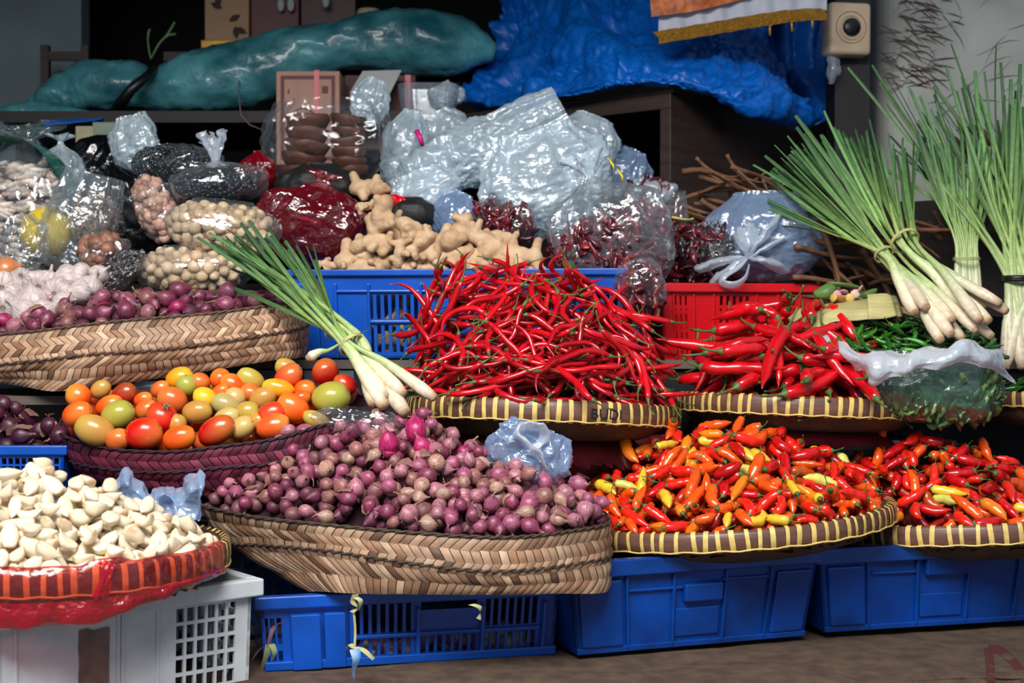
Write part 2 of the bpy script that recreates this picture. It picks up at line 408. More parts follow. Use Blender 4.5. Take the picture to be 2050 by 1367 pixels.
def crates():
    # blue crate under the big shallot basket
    A = P(520, 1183, 2.56); B = P(1119, 1183, 2.70); k = (B - A).length / 599
    h = A.z - .679; S = lambda a: (a - 520) * k
    zz = lambda py: (py - 1183) * k * 1.03
    holes = slots(S(702), S(815), zz(1200), zz(1262), 7, 1, S(527), .01) + slots(S(702), S(815), zz(1272), zz(1332), 7, 1, S(527), .01)
    holes += [(S(835), S(950), zz(1196), zz(1221))] + slots(S(835), S(950), zz(1268), zz(1332), 7, 1, S(527), .01)
    holes += slots(S(968), S(1076), zz(1200), zz(1258), 7, 1, S(526), .01) + slots(S(968), S(1076), zz(1268), zz(1325), 7, 1, S(526), .01)
    holes += slots(S(524), S(558), zz(1222), zz(1335), 3, 2, S(524), .012)
    ribs = [(S(x), S(x) + .008, .03, h, .014) for x in (690, 824, 957, 1086)] + [(S(575), S(632), .03, h, .022), (S(640), S(682), .03, h, .018)] + [(S(697), S(1084), zz(1262), zz(1270), .010), (S(520), S(1119), h - .016, h, .016)]
    crate('blue crate with slotted front under the big front shallot basket', A, B, h, .36, blue_m, holes, slots(.03, .33, .05, h - .05, 12, 2, .01, .015), ribs=ribs, rim=.020, taper=.009)
    # blue crates to the right, closed fronts
    A = P(1142, 1122, 2.62); B = P(1640, 1103, 2.80); h = .172; W = (B - A).length
    h = A.z - .680
    rb = [(W * f, W * f + .006, .03, h - .005, .008) for f in (.205, .395, .61, .80)] + [(0, W, h - .012, h, .006), (W * .21, W * .44, .056, .062, .006), (W * .6, W * .8, .046, .052, .006)]
    ra = [(W * .44, W * .6, .052, .088, .014), (W * .02, W * .19, .035, h - .012, .01), (W * .41, W * .6, .10, h - .02, .004), (W * .83, W * .98, .04, h - .012, .008)]
    crate('worn blue crate with closed front under the orange chili tray', A, B, h, .36, deep_blue_m, ribs=rb, raised=ra, taper=.022)
    A = P(1640, 1098, 2.80); B = P(2190, 1078, 2.96); W = (B - A).length; h = A.z - .680
    rb = [(W * f, W * f + .006, .03, h - .005, .008) for f in (.16, .34, .53, .72)] + [(0, W, h - .012, h, .006), (W * .18, W * .34, .05, .056, .006)]
    ra = [(W * .37, W * .55, .02, .062, .014), (W * .02, W * .15, .035, h - .012, .01), (W * .36, W * .52, .10, h - .02, .004)]
    crate('worn blue crate with closed front under the red chili tray', A, B, h, .36, deep_blue_m, ribs=rb, raised=ra, taper=.022)
    # white crate
    A = P(-75, 1247, 2.19); B = P(504, 1152, 2.50); W = (B - A).length; h = .31
    s0 = W * .715; s1 = W * .94
    holes = slots(s0, s1, .033, .29, 6, 9, .0052, .0056)
    o, mf, W, T = crate('scuffed white crate with square grid window under the garlic clove tray', A, B, h, .34, white_m, holes, slots(.05, .29, .033, .29, 7, 8, .0085, .0085), rim=.026, over=.016, taper=.008,
          ribs=[(W * f, W * f + .006, .026, h, .004) for f in (.1, .155, .5, .515, .64)])
    st = empty('wooden_stool', (-.75, 2.45, 0), 'plain wooden stand under the white crate', 'stand')
    zt = min(A.z, B.z) - h - .002
    M_ = Matrix.Rotation(math.atan2((B - A).y, (B - A).x), 4, 'Z')
    T_ = M_
    MB().box((-.24, -.15, zt - .03), (.24, .17, zt), M=T_).build('stand_top', wood_board, st, False)
    for x in (-.2, .2):
        for y in (-.11, .13): MB().box((x - .02, y - .02, 0), (x + .02, y + .02, zt - .03), M=T_).build('leg', wood_board, st, False)
    c = (A + B) / 2 + Vector((-(B - A).y, (B - A).x, 0)).normalized() * .17
    st.location = (c.x, c.y, 0)
    # brown tape patch on the white crate
    b = MB(); v = []; 
    s0 = W * .37; s1 = W * .475
    for j in range(9):
        for i in range(5):
            z = .045 + .055 * 0 + (.125 + .01 * nz3((i * 3.1, 0, 7))) * j / 8 + .006 * nz3((i * 1.7, j * .2, 3)) * (j == 0) * 2
            v.append(mf(s0 + (s1 - s0) * i / 4 + .003 * nz3((j * 1.3, i, 2)), -.0012 - .0006 * abs(nz3((i * 2.2, j * 2.1, 5))), z))
    b.add(v, grid_faces(5, 9)).build('tape_patch', pm('brown_tape', C(128, 104, 92), .5, var=.35, vscale=30), o, True, T)['label'] = 'torn brown tape patch'
    # dark red crate carrying the long chili tray
    A = P(840, 872, 3.0); B = P(1345, 872, 3.0); h = A.z - Z0 - .008; W = (B - A).length
    crate('dark red crate below the long curly chili tray', A, B, h, .3, red_m, slots(W * .15, W * .85, .09, h - .06, 12, 2, .012, .02), rim=.05, ribs=[(W * f, W * f + .008, .05, h, .006) for f in (.1, .3, .5, .7, .9)])
    A = P(1420, 884, 3.06); B = P(1790, 884, 3.06); h = A.z - Z0 - .008; W = (B - A).length
    crate('dark grey grid crate between the two heaps of bird chilies', A, B, h, .26, grey_m, slots(W * .05, W * .95, .03, h - .03, 14, 8, .009, .009), rim=.02)
    # blue crate full of ginger
    A = P(545, 545, 3.42); B = P(1284, 600, 3.30); A.z = P(0, 543, 3.4).z; B.z = A.z; h = A.z - ZC - .004; W = (B - A).length
    k = W / 739; S = lambda a: (a - 545) * k; zz = lambda a: (a - 545) * k
    holes = slots(S(742), S(842), zz(592), zz(640), 7, 1, S(552), .01) + slots(S(742), S(842), zz(652), zz(706), 7, 1, S(552), .01)
    holes += slots(S(1100), S(1240), zz(592), zz(640), 9, 1, S(552), .01) + slots(S(1100), S(1240), zz(652), zz(706), 9, 1, S(552), .01)
    ribs = [(S(x), S(x) + .007, .03, h, .010) for x in (672, 740, 846, 1095, 1245)] + [(S(672), S(1245), zz(583), zz(588), .008), (S(742), S(842), zz(643), zz(649), .008), (S(570), S(640), .03, h, .014)]
    crate('bright blue crate filled with ginger behind the long chilies', A, B, h, .30, blue_m, holes, ribs=ribs, rim=.012, taper=.008)
    # red crate
    A = P(1322, 571, 3.36); B = P(1632, 582, 3.44); A.z = B.z = P(0, 570, 3.38).z; h = A.z - ZC - .004; W = (B - A).length
    holes = []
    for (a, c, n) in ((.085, .165, 3), (.38, .57, 5), (.79, .88, 3)):
        for r_ in range(4):
            z = .026 + r_ * .043
            holes += slots(W * a, W * c, z, z + .022, n, 1, .008, .01) + slots(W * a, W * c, z + .03, z + .036, n, 1, .012, .01)
    crate('bright red slotted crate carrying two tied plastic bags', A, B, h, .27, red_m, holes, taper=.015, rim=.018, ribs=[(W * f, W * f + .006, .018, h, .005) for f in (.07, .2, .33, .61, .75, .9)])
    # small blue basket at the left with dark shallots
    A = P(-60, 893, 2.86); B = P(128, 897, 2.86); h = .11; W = (B - A).length
    z_ = A.z - h
    crate('low blue basket with small square holes holding dark shallots', A, B, h, .26, blue_m, slots(.01, W - .01, .022, h - .01, 13, 5, .004, .004), rim=.016, over=.008, taper=.004, name='plastic_basket')
    A2 = P(-120, 0, 2.84); B2 = P(700, 0, 2.78); A2.z = B2.z = z_ - .003; h2 = z_ - .003 - Z0 - .006
    W2 = (B2 - A2).length
    crate('long dark crate under the tomato basket and blue basket', A2, B2, h2, .36, grey_m, slots(.02, W2 - .02, .03, h2 - .02, 24, 2, .01, .02), rim=.02, name='plastic_crate')
crates()

# ------------------------------------------------------------------ woven baskets
def ring(spec, n):
    return spline(spec, n, closed=True)
def woven_basket(label, rings, mat_body, seam_ring, cols, tile, band, braid_col, seed, group=None, thick=.0022):
    """rings of world points from the rim down; herringbone strips laid over a shell"""
    rnd = random.Random(seed); N = 200
    R_ = [ring(r, N) for r in rings]
    cs = [spline([r[i] for r in R_], 21) for i in range(N)]          # columns down
    def S(u, v):
        u = (u % 1) * N; i = int(u) % N; f = u - int(u); v = max(0, min(.9999, v)) * 20; j = int(v); g = v - j
        a = cs[i][j].lerp(cs[i][j + 1], g); b = cs[(i + 1) % N][j].lerp(cs[(i + 1) % N][j + 1], g); return a.lerp(b, f)
    cen = sum((p for r in R_ for p in r), Vector()) / (N * len(R_))
    def nrm(u, v):
        a = S(u + .004, v) - S(u - .004, v); b = S(u, min(1, v + .03)) - S(u, max(0, v - .03)); n = a.cross(b)
        n = n.normalized() if n.length > 1e-9 else Vector((0, -1, 0))
        return n if n.dot(S(u, v) - cen) > 0 else -n
    o = empty('woven_basket', (cen.x, cen.y, R_[-1][0].z), label, 'basket', group)
    T = Matrix.Translation(-o.location)
    b = MB(); v = [S(i / N, j / 20) - nrm(i / N, j / 20) * .004 for j in range(21) for i in range(N)]
    f = grid_faces(N, 21, True); b.add(v, f, tuple(x * .45 for x in cols[3][:3]) + (1,))  # shell painted extra dark as shade in the gaps between strips
    bot = [S(i / N, 1) for i in range(N)]; cb = sum(bot, Vector()) / N
    b.add(bot + [cb], [(i, (i + 1) % N, N) for i in range(N)], cols[1])
    s = b.build('basket_shell', mat_body, o, True, T)
    per = sum((R_[0][i] - R_[0][(i + 1) % N]).length for i in range(N)); hgt = sum((cs[20][j] - cs[20][j + 1]).length for j in range(20))
    fr = sorted(range(N), key=lambda i: cs[i][0].y)[:N // 3]; hgt = sum(sum((cs[i][j] - cs[i][j + 1]).length for j in range(20)) for i in fr) / len(fr)
    nc = int(per / tile); nr = max(3, int(round(hgt / band)))
    b = MB()
    for r in range(nr):
        sgn = 1 if r % 2 else -1
        for c in range(nc):
            u0 = c / nc; v0 = r / nr; du = 1 / nc; dv = 1 / nr; sh = sgn * du * 1.0
            vs = []; K = 3
            lift = rnd.uniform(.0, .0012)
            for j in range(4):
                fv = j / 3
                for i in range(K):
                    fu = i / (K - 1)
                    uu = u0 + du * (.04 + fu * .9) + sh * (fv - .5); vv = v0 + dv * (fv * 1.1 - .05)
                    dome = (.0006 + .0036 * sin(pi * fv)) * (1 if i == 1 else .55) + lift + .0008 * nz3(S(uu, vv), 60)
                    vs.append(S(uu, vv) + nrm(uu, vv) * dome)
            k = rnd.random(); c0 = cols[0] if k < .5 else (cols[1] if k < .78 else (cols[2] if k < .93 else cols[3]))
            pp = S(u0, v0); w = .80 + .24 * rnd.random() + .34 * nz3(pp, 5) - (.22 if r == 0 else 0)
            b.add(vs, grid_faces(K, 4), tuple(x * w for x in c0[:3]) + (1,))
    b.build('woven_strips', pm('pandan_strip', None, .55, src='attr', var=.28, vscale=60, bump=.35, bscale=120, spec=.35, stretch=(1, 1, .4)), o, True, T)
    # twisted braid along the rim and the seam
    for nm, vv, rr in (('rim_braid', 0, .0028), ('seam_braid', seam_ring, .0030)):
        b = MB()
        for ph in (0, pi):
            K = 500; path = []
            for i in range(K + 1):
                u = i / K; p = S(u, vv); n = nrm(u, max(vv, .02)); a = u * nc * pi * .8 + ph
                path.append(p + n * (rr * .9 + rr * .6 * cos(a)) + Vector((0, 0, rr * .6 * sin(a) + (.002 if vv == 0 else 0))))
            v, f = tube(path, rr * .75, 5, False); b.add(v, f, braid_col)
        b.build(nm, pm('pandan_braid', None, .7, src='attr', var=.4, vscale=80), o, True, T)
    return o, S
TAN = [C(182, 146, 118), C(154, 116, 88), C(204, 172, 142), C(104, 76, 58)]
PUR = [C(112, 38, 62), C(88, 28, 50), C(134, 56, 78), C(58, 22, 36)]
body_m = pm('basket_inner', None, .8, src='attr')
def baskets():
    zb = zat(1184, 2.56)
    r0 = [P(395, 1004, 2.82), P(500, 1034, 2.66), P(650, 1052, 2.56), P(820, 1068, 2.50), P(1000, 1078, 2.49), P(1130, 1066, 2.53), P(1219, 1044, 2.64), P(1140, 1000, 2.84), P(950, 965, 2.93), P(700, 955, 2.95), P(500, 970, 2.92)]
    r1 = [P(455, 1084, 2.76), P(540, 1090, 2.64), P(670, 1103, 2.545), P(820, 1126, 2.49), P(980, 1142, 2.48), P(1120, 1132, 2.52), P(1221, 1108, 2.63), P(1150, 1060, 2.82), P(950, 1040, 2.91), P(700, 1035, 2.92), P(530, 1050, 2.88)]
    r2 = [P(612, 1178, 2.63), P(650, 1184, 2.57), P(720, 1188, 2.54), P(840, 1189, 2.50), P(980, 1190, 2.50), P(1100, 1188, 2.52), P(1216, 1183, 2.60), PZ(1160, zb, 2.80), PZ(960, zb, 2.88), PZ(760, zb, 2.88), PZ(650, zb, 2.80)]
    woven_basket('wide tan woven basket heaped with shallots on the front blue crate', [r0, r1, r2], body_m, .5, TAN, .0215, .0225, C(74, 58, 46), 3)
    # upper shallot basket on the board
    zb = zat(792, 3.0)
    def up(a, fr, bk): return [P(*q) for q in fr] + [P(*q) for q in bk]
    r0 = up(0, [(-60, 672, 3.05), (60, 667, 2.96), (180, 652, 2.95), (300, 640, 2.96), (420, 630, 2.99), (530, 615, 3.04), (585, 606, 3.10)], [(600, 597, 3.25), (480, 585, 3.34), (250, 590, 3.36), (20, 610, 3.36), (-120, 640, 3.25)])
    r1 = up(0, [(-60, 726, 3.03), (60, 720, 2.94), (180, 706, 2.93), (300, 698, 2.94), (420, 684, 2.97), (540, 666, 3.03), (604, 654, 3.10)], [(606, 640, 3.25), (480, 640, 3.33), (250, 650, 3.33), (20, 665, 3.33), (-120, 690, 3.23)])
    r2 = up(0, [(-40, 762, 3.05), (40, 772, 2.99), (118, 783, 2.95), (260, 765, 2.97), (400, 745, 3.0), (540, 722, 3.04), (600, 716, 3.10)], [(602, 706, 3.22), (480, 720, 3.28), (250, 740, 3.28), (20, 745, 3.26), (-80, 750, 3.15)])
    woven_basket('long tan woven basket of shallots and garlic on the board above the tomatoes', [r0, r1, r2], body_m, .52, TAN, .0215, .0225, C(96, 74, 58), 5)
    # purple basket of tomatoes
    zb = zat(978, 2.80)
    r0 = [P(118, 858, 2.892), P(200, 896, 2.800), P(330, 906, 2.750), P(450, 894, 2.740), P(560, 878, 2.750), P(650, 852, 2.780), P(740, 846, 2.860), P(760, 810, 2.931), P(640, 780, 2.976), P(420, 775, 2.988), P(200, 790, 2.964)]
    r1 = [P(140, 915, 2.886), P(210, 936, 2.800), P(330, 944, 2.755), P(450, 934, 2.745), P(560, 925, 2.755), P(650, 905, 2.785), P(735, 895, 2.860), P(750, 870, 2.922), P(640, 860, 2.961), P(420, 855, 2.970), P(220, 865, 2.952)]
    r2 = [P(170, 955, 2.883), P(230, 970, 2.820), P(330, 982, 2.780), P(450, 980, 2.770), P(560, 975, 2.780), P(650, 968, 2.800), P(725, 955, 2.860), PZ(735, zb, 2.910), PZ(620, zb, 2.940), PZ(420, zb, 2.946), PZ(240, zb, 2.931)]
    woven_basket('purple dyed woven basket holding the tomatoes', [r0, r1, r2], body_m, .5, PUR, .023, .024, C(52, 18, 34), 7)
baskets()

# ------------------------------------------------------------------ bamboo winnowing trays
band_m = pm('bamboo_band', C(108, 74, 60), .45, var=.5, vscale=14, bump=.2, bscale=50, stretch=(.4, .4, 3), coat=.15)
cane_m = pm('rattan_binding', C(228, 196, 112), .5, var=.3, vscale=40)
tray_base_m = pm('bamboo_weave', C(96, 70, 48), .7, var=.4, vscale=20, bump=.5, bscale=90)
TRAYS = {}
def tray(key, label, L, F, R, rimh=.036, seed=1, pitch=.0255, drop=.045, dark=False, group=None):
    rnd = random.Random(seed); L = Vector(L); F = Vector(F); R = Vector(R)
    c = (L + R) / 2; a = (R - L) / 2; b_ = F - c; ra = a.length; a = a.normalized(); b_ = b_ - a * b_.dot(a); rb = b_.length; b_.normalize()
    n = a.cross(b_).normalized()
    if n.z < 0: n = -n
    TRAYS[key] = (c, a, b_, n, ra, rb)
    o = empty('winnowing_tray', c - n * (rimh + drop), label, 'tray', group); T = Matrix.Translation(-o.location)
    pt = lambda th, k, z: c + a * (cos(th) * ra * k) + b_ * (sin(th) * rb * k) + n * z
    N = 120; b = MB()
    prof = [(.955, -.002), (.965, .004), (.99, .004), (1.0, -.002), (1.006, -rimh * .5), (1.0, -rimh + .002), (.985, -rimh - .003), (.955, -rimh)]
    v = [pt(2 * pi * i / N, k, z) for k, z in prof for i in range(N)]
    f = grid_faces(N, len(prof), True); m = len(prof) - 1
    f += [(m * N + i, m * N + (i + 1) % N, (i + 1) % N, i) for i in range(N)]
    b.add(v, f).build('rim', band_m, o, True, T)
    b = MB(); M_ = 48
    prof = [(.958, -.004), (.95, -rimh), (.86, -rimh - drop * .55), (.7, -rimh - drop * .9), (.4, -rimh - drop), (.02, -rimh - drop), (.02, -rimh - drop + .006), (.4, -rimh - drop + .006), (.7, -rimh - drop * .9 + .006), (.85, -rimh - drop * .5), (.935, -rimh + .004), (.945, -.004)]
    v = [pt(2 * pi * i / M_, k, z) for k, z in prof for i in range(M_)]
    b.add(v, grid_faces(M_, len(prof), True) + [((len(prof) - 1) * M_ + i, (len(prof) - 1) * M_ + (i + 1) % M_, (i + 1) % M_, i) for i in range(M_)]).build('tray_base', tray_base_m, o, True, T)
    b = MB(); K = int(pi * (ra + rb) / pitch)
    for k in range(K):
        th = 2 * pi * (k + rnd.uniform(-.18, .18)) / K; w = rnd.uniform(.0034, .0052) / ra; sk = rnd.uniform(-.6, .6) * w
        pr = [(.95, .002), (.975, .0065), (1.0, .003), (1.0085, -rimh * .25), (1.0095, -rimh * .6), (1.004, -rimh), (.98, -rimh - .005)]
        v = [pt(th + s * w + sk * (-z / rimh), kk + (.002 if s == 0 else 0), z) for kk, z in pr for s in (-1, 0, 1)]
        b.add(v, grid_faces(3, len(pr)))
    b.build('cane_binding', cane_m, o, True, T)
    b = MB(); path = [pt(2 * pi * i / 160, 1.006 + .002 * sin(i * 2.1), -rimh - .001 + .0012 * sin(i * 1.3)) for i in range(161)]
    v, f = tube(path, .0019, 5, False); b.add(v, f).build('lower_cord', cane_m, o, True, T)
    # tray sits on the crate through its base ring
    return o
def trays():
    tray('curly', 'round bamboo tray with cane-bound rim under the long curly chilies', P(815, 800, 3.12), P(1094, 804, 2.83), P(1360, 822, 3.12), .037, 1)
    tray('big', 'round bamboo tray with cane-bound rim under the thick red chilies', P(1358, 788, 3.2), P(1649, 799, 2.94), P(1838, 806, 3.2), .034, 2)
    tray('orange', 'round bamboo tray under the orange bird chilies, tilted down to the left', P(1130, 1046, 2.95), P(1509, 1066, 2.62), P(1781, 996, 2.95), .031, 3)
    tray('red', 'round bamboo tray under the red bird chilies beside the right edge', P(1650, 1048, 3.05), P(2051, 1052, 2.76), P(2250, 1015, 3.05), .033, 4)
    tray('clove', 'round bamboo tray of garlic cloves, rim wrapped in red plastic film', P(-215, 1090, 2.45), P(3, 1150, 2.17), P(453, 1090, 2.45), .036, 5)
    tray('far', 'small bamboo tray of green chilies at the far right behind the green bag', P(1960, 788, 3.25), P(2110, 790, 3.1), P(2260, 795, 3.25), .026, 6)
trays()
def tray_letters():
    c, a, b_, n, ra, rb = TRAYS['curly']
    cu = bpy.data.curves.new('letters', 'FONT'); cu.body = 'BUDI'; cu.size = .03; cu.extrude = .0004
    o = link('letters', cu); bpy.context.view_layer.update()
    me = bpy.data.meshes.new_from_object(o.evaluated_get(bpy.context.evaluated_depsgraph_get())); bpy.data.objects.remove(o)
    # wrap on the rim
    tgt = P(1178, 820, 2.85); th0 = math.atan2((tgt - c).dot(b_) / rb, (tgt - c).dot(a) / ra)
    for v in me.vertices:
        x, y, z = v.co; th = th0 - x * 1.05 / ra
        v.co = c + a * (cos(th) * ra * 1.008) + b_ * (sin(th) * rb * 1.008) + n * (-.029 + y * .95) + (a * cos(th) + b_ * sin(th)) * (z + .0006)
    par = [t for t in COL.objects if t.name.startswith('winnowing_tray')][0]
    me.materials.append(pm('ink', C(22, 20, 26), .6)); q = link('hand_lettering', me, par, Matrix.Translation(-par.location)); q['label'] = 'dark hand-painted letters'
tray_letters()
# ------------------------------------------------------------------ heaps: things dropped one by one on a height map
class Heap:
    def __init__(s, front, ridge, back_k=1.0, cell=.004, seed=1, inside=None, layer=.02, g=1.3, base_drop=.0, outer=None):
        s.r = random.Random(seed); s.cell = cell
        f = sorted([Vector(p) for p in front], key=lambda p: p.x); r = sorted([Vector(p) for p in ridge], key=lambda p: p.x)
        s.x0 = min(f[0].x, r[0].x); s.x1 = max(f[-1].x, r[-1].x)
        s.ft = [[p.x for p in f], [p.y for p in f], [p.z for p in f]]; s.rt = [[p.x for p in r], [p.y for p in r], [p.z for p in r]]
        s.y0 = min(s.ft[1]) - .03; s.y1 = max(s.rt[1]) + (max(s.rt[1]) - min(s.ft[1])) * back_k * .9 + .02
        s.nx = int((s.x1 - s.x0) / cell) + 1; s.ny = int((s.y1 - s.y0) / cell) + 1
        X, Y = np.meshgrid(s.x0 + np.arange(s.nx) * cell, s.y0 + np.arange(s.ny) * cell, indexing='ij')
        yf = np.interp(X, s.ft[0], s.ft[1]); zf = np.interp(X, s.ft[0], s.ft[2]); yr = np.interp(X, s.rt[0], s.rt[1]); zr = np.interp(X, s.rt[0], s.rt[2])
        t = (Y - yf) / np.maximum(yr - yf, .02)
        tt = np.where(t > 1, 2 - (t - 1) / back_k - 1, t)
        s.t = t; g_ = np.clip(tt, 0, 1); prof = 1 - (1 - g_) ** g
        s.H = zf + (zr - zf) * prof
        s.ok = (t > -.02) & (t < 1 + back_k)
        if inside: s.ok &= inside(X, Y)
        s.X, s.Y, s.layer, s.base_drop = X, Y, layer, base_drop; s.guard = None
        s.hm = np.where(s.ok, s.H - layer, s.H - layer - .1)
        if outer is not None: s.hm = np.where((~s.ok) & outer(X, Y), s.H + .004, s.hm)
        else: s.hm = np.where((t < 0) & (t > -.2), s.H + .006, s.hm)
        ij = np.argwhere(s.ok & (t < 1.12)); s.cand = ij
        s.gx, s.gy = np.gradient(s.H, cell)
    def normal(s, i, j):
        k = 4; i0, i1, j0, j1 = max(0, i - k), min(s.nx, i + k), max(0, j - k), min(s.ny, j + k)
        return Vector((-float(s.gx[i0:i1, j0:j1].mean()), -float(s.gy[i0:i1, j0:j1].mean()), 1)).normalized()
    def lift(s, sph, x, y):
        best = -9
        for c, r in sph:
            cx = x + c.x; cy = y + c.y; i0 = int((cx - r - s.x0) / s.cell); i1 = int((cx + r - s.x0) / s.cell) + 2; j0 = int((cy - r - s.y0) / s.cell); j1 = int((cy + r - s.y0) / s.cell) + 2
            i0 = max(0, i0); j0 = max(0, j0); i1 = min(s.nx, i1); j1 = min(s.ny, j1)
            if i0 >= i1 or j0 >= j1: continue
            d2 = (s.X[i0:i1, j0:j1] - cx) ** 2 + (s.Y[i0:i1, j0:j1] - cy) ** 2
            m = d2 < r * r
            if not m.any(): continue
            bot = c.z - np.sqrt(np.maximum(r * r - d2, 0)); q = float((s.hm[i0:i1, j0:j1] - bot)[m].max()); best = max(best, q)
        return best
    def stamp(s, sph, x, y, z):
        for c, r in sph:
            cx = x + c.x; cy = y + c.y; i0 = max(0, int((cx - r - s.x0) / s.cell)); i1 = min(s.nx, int((cx + r - s.x0) / s.cell) + 2); j0 = max(0, int((cy - r - s.y0) / s.cell)); j1 = min(s.ny, int((cy + r - s.y0) / s.cell) + 2)
            if i0 >= i1 or j0 >= j1: continue
            d2 = (s.X[i0:i1, j0:j1] - cx) ** 2 + (s.Y[i0:i1, j0:j1] - cy) ** 2
            top = c.z + z + np.sqrt(np.maximum(r * r - d2, 0)); sub = s.hm[i0:i1, j0:j1]
            s.hm[i0:i1, j0:j1] = np.where(d2 < r * r, np.maximum(sub, top), sub)
    def drop(s, protos, n, tries=7, sink=.3, tilt=.35, scale=(.85, 1.12), long=True, cb=None):
        out = []
        for k in range(n):
            p = s.r.choice(protos); best = None
            for _ in range(tries):
                i, j = s.cand[s.r.randrange(len(s.cand))]
                x = s.x0 + i * s.cell; y = s.y0 + j * s.cell; nrm = s.normal(int(i), int(j)); sc = s.r.uniform(*scale)
                if long:
                    q = Vector((0, 0, 1)).rotation_difference(nrm).to_matrix() @ Euler((s.r.uniform(-.4, .4), s.r.gauss(0, tilt), 0)).to_matrix() @ Matrix.Rotation(s.r.uniform(0, 2 * pi), 3, 'Z')
                    q = Vector((0, 0, 1)).rotation_difference(nrm).to_matrix() @ Matrix.Rotation(s.r.uniform(0, 2 * pi), 3, 'Z') @ Euler((s.r.uniform(-.5, .5), s.r.gauss(0, tilt), 0)).to_matrix()
                else:
                    q = Euler((s.r.uniform(0, 2 * pi), s.r.uniform(0, 2 * pi), s.r.uniform(0, 2 * pi))).to_matrix()
                sph = [(q @ c * sc, r * sc) for c, r in p['sph']]
                z = s.lift(sph, x, y)
                if z < -8: continue
                if s.guard and any(s.guard(x + c_.x, y + c_.y, z + c_.z) for c_, r_ in sph): continue
                e = z - s.H[i, j]
                if best is None or e < best[0]: best = (e, x, y, z, q, sc, sph)
            if best is None: continue
            e, x, y, z, q, sc, sph = best; z -= sink * p['r'] * sc
            s.stamp(sph, x, y, z)
            M = Matrix.Translation((x, y, z)) @ q.to_4x4() @ Matrix.Scale(sc, 4)
            out.append((p, M))
        return out
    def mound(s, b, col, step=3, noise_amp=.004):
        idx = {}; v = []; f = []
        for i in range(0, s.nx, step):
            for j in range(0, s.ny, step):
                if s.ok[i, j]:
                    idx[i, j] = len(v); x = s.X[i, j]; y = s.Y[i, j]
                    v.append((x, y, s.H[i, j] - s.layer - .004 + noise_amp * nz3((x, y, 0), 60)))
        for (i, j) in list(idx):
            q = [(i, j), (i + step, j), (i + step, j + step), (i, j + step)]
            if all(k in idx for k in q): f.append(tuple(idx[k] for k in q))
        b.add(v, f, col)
def merge_proto(b, p, M, col):
    o = p['obj']; me = o.data; n = len(me.vertices)
    co = np.empty(n * 3); me.vertices.foreach_get('co', co); co = co.reshape(-1, 3)
    R_ = np.array(M.to_3x3()); t = np.array(M.translation); w = co @ R_.T + t
    b.add([tuple(x) for x in w], [tuple(q.vertices) for q in me.polygons], col)
def retire(protos):
    for p in protos:
        for c in list(p['obj'].children): bpy.data.objects.remove(c)
        bpy.data.objects.remove(p['obj'])
def tray_guard(key):
    c, a, b_, n, ra, rb = TRAYS[key]
    def g(x, y, z):
        d = Vector((x, y, z)) - c; k = sqrt((d.dot(a) / ra) ** 2 + (d.dot(b_) / rb) ** 2); h = d.dot(n)
        return (k > .90 and h < .004) or h < -.06 or k > 1.22
    return g
def fill_heap(H, protos, n_top, n_under, pick, under_name, under_cols, mound_col, under_mat, **kw):
    """n_under merged below as stuff, n_top single things on top"""
    b = MB(); H.mound(b, mound_col)  # filler mound painted darker than the items, as shade in the gaps
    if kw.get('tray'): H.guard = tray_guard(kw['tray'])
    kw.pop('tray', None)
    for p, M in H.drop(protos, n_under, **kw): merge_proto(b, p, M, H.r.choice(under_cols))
    u = b.build(under_name, under_mat); u['kind'] = 'stuff'
    for p, M in H.drop(protos, n_top, **kw):
        col, lab, grp = pick(H.r, M.translation)
        if p.get('label'): lab = p['label'](lab)
        copy_thing(p['obj'], M, col, lab, grp)
    return u
def jit(r, c, k=.12):
    m = 1 + r.uniform(-k, k); return (min(1, c[0] * m * (1 + r.uniform(-.06, .06))), min(1, c[1] * m), min(1, c[2] * m), 1)

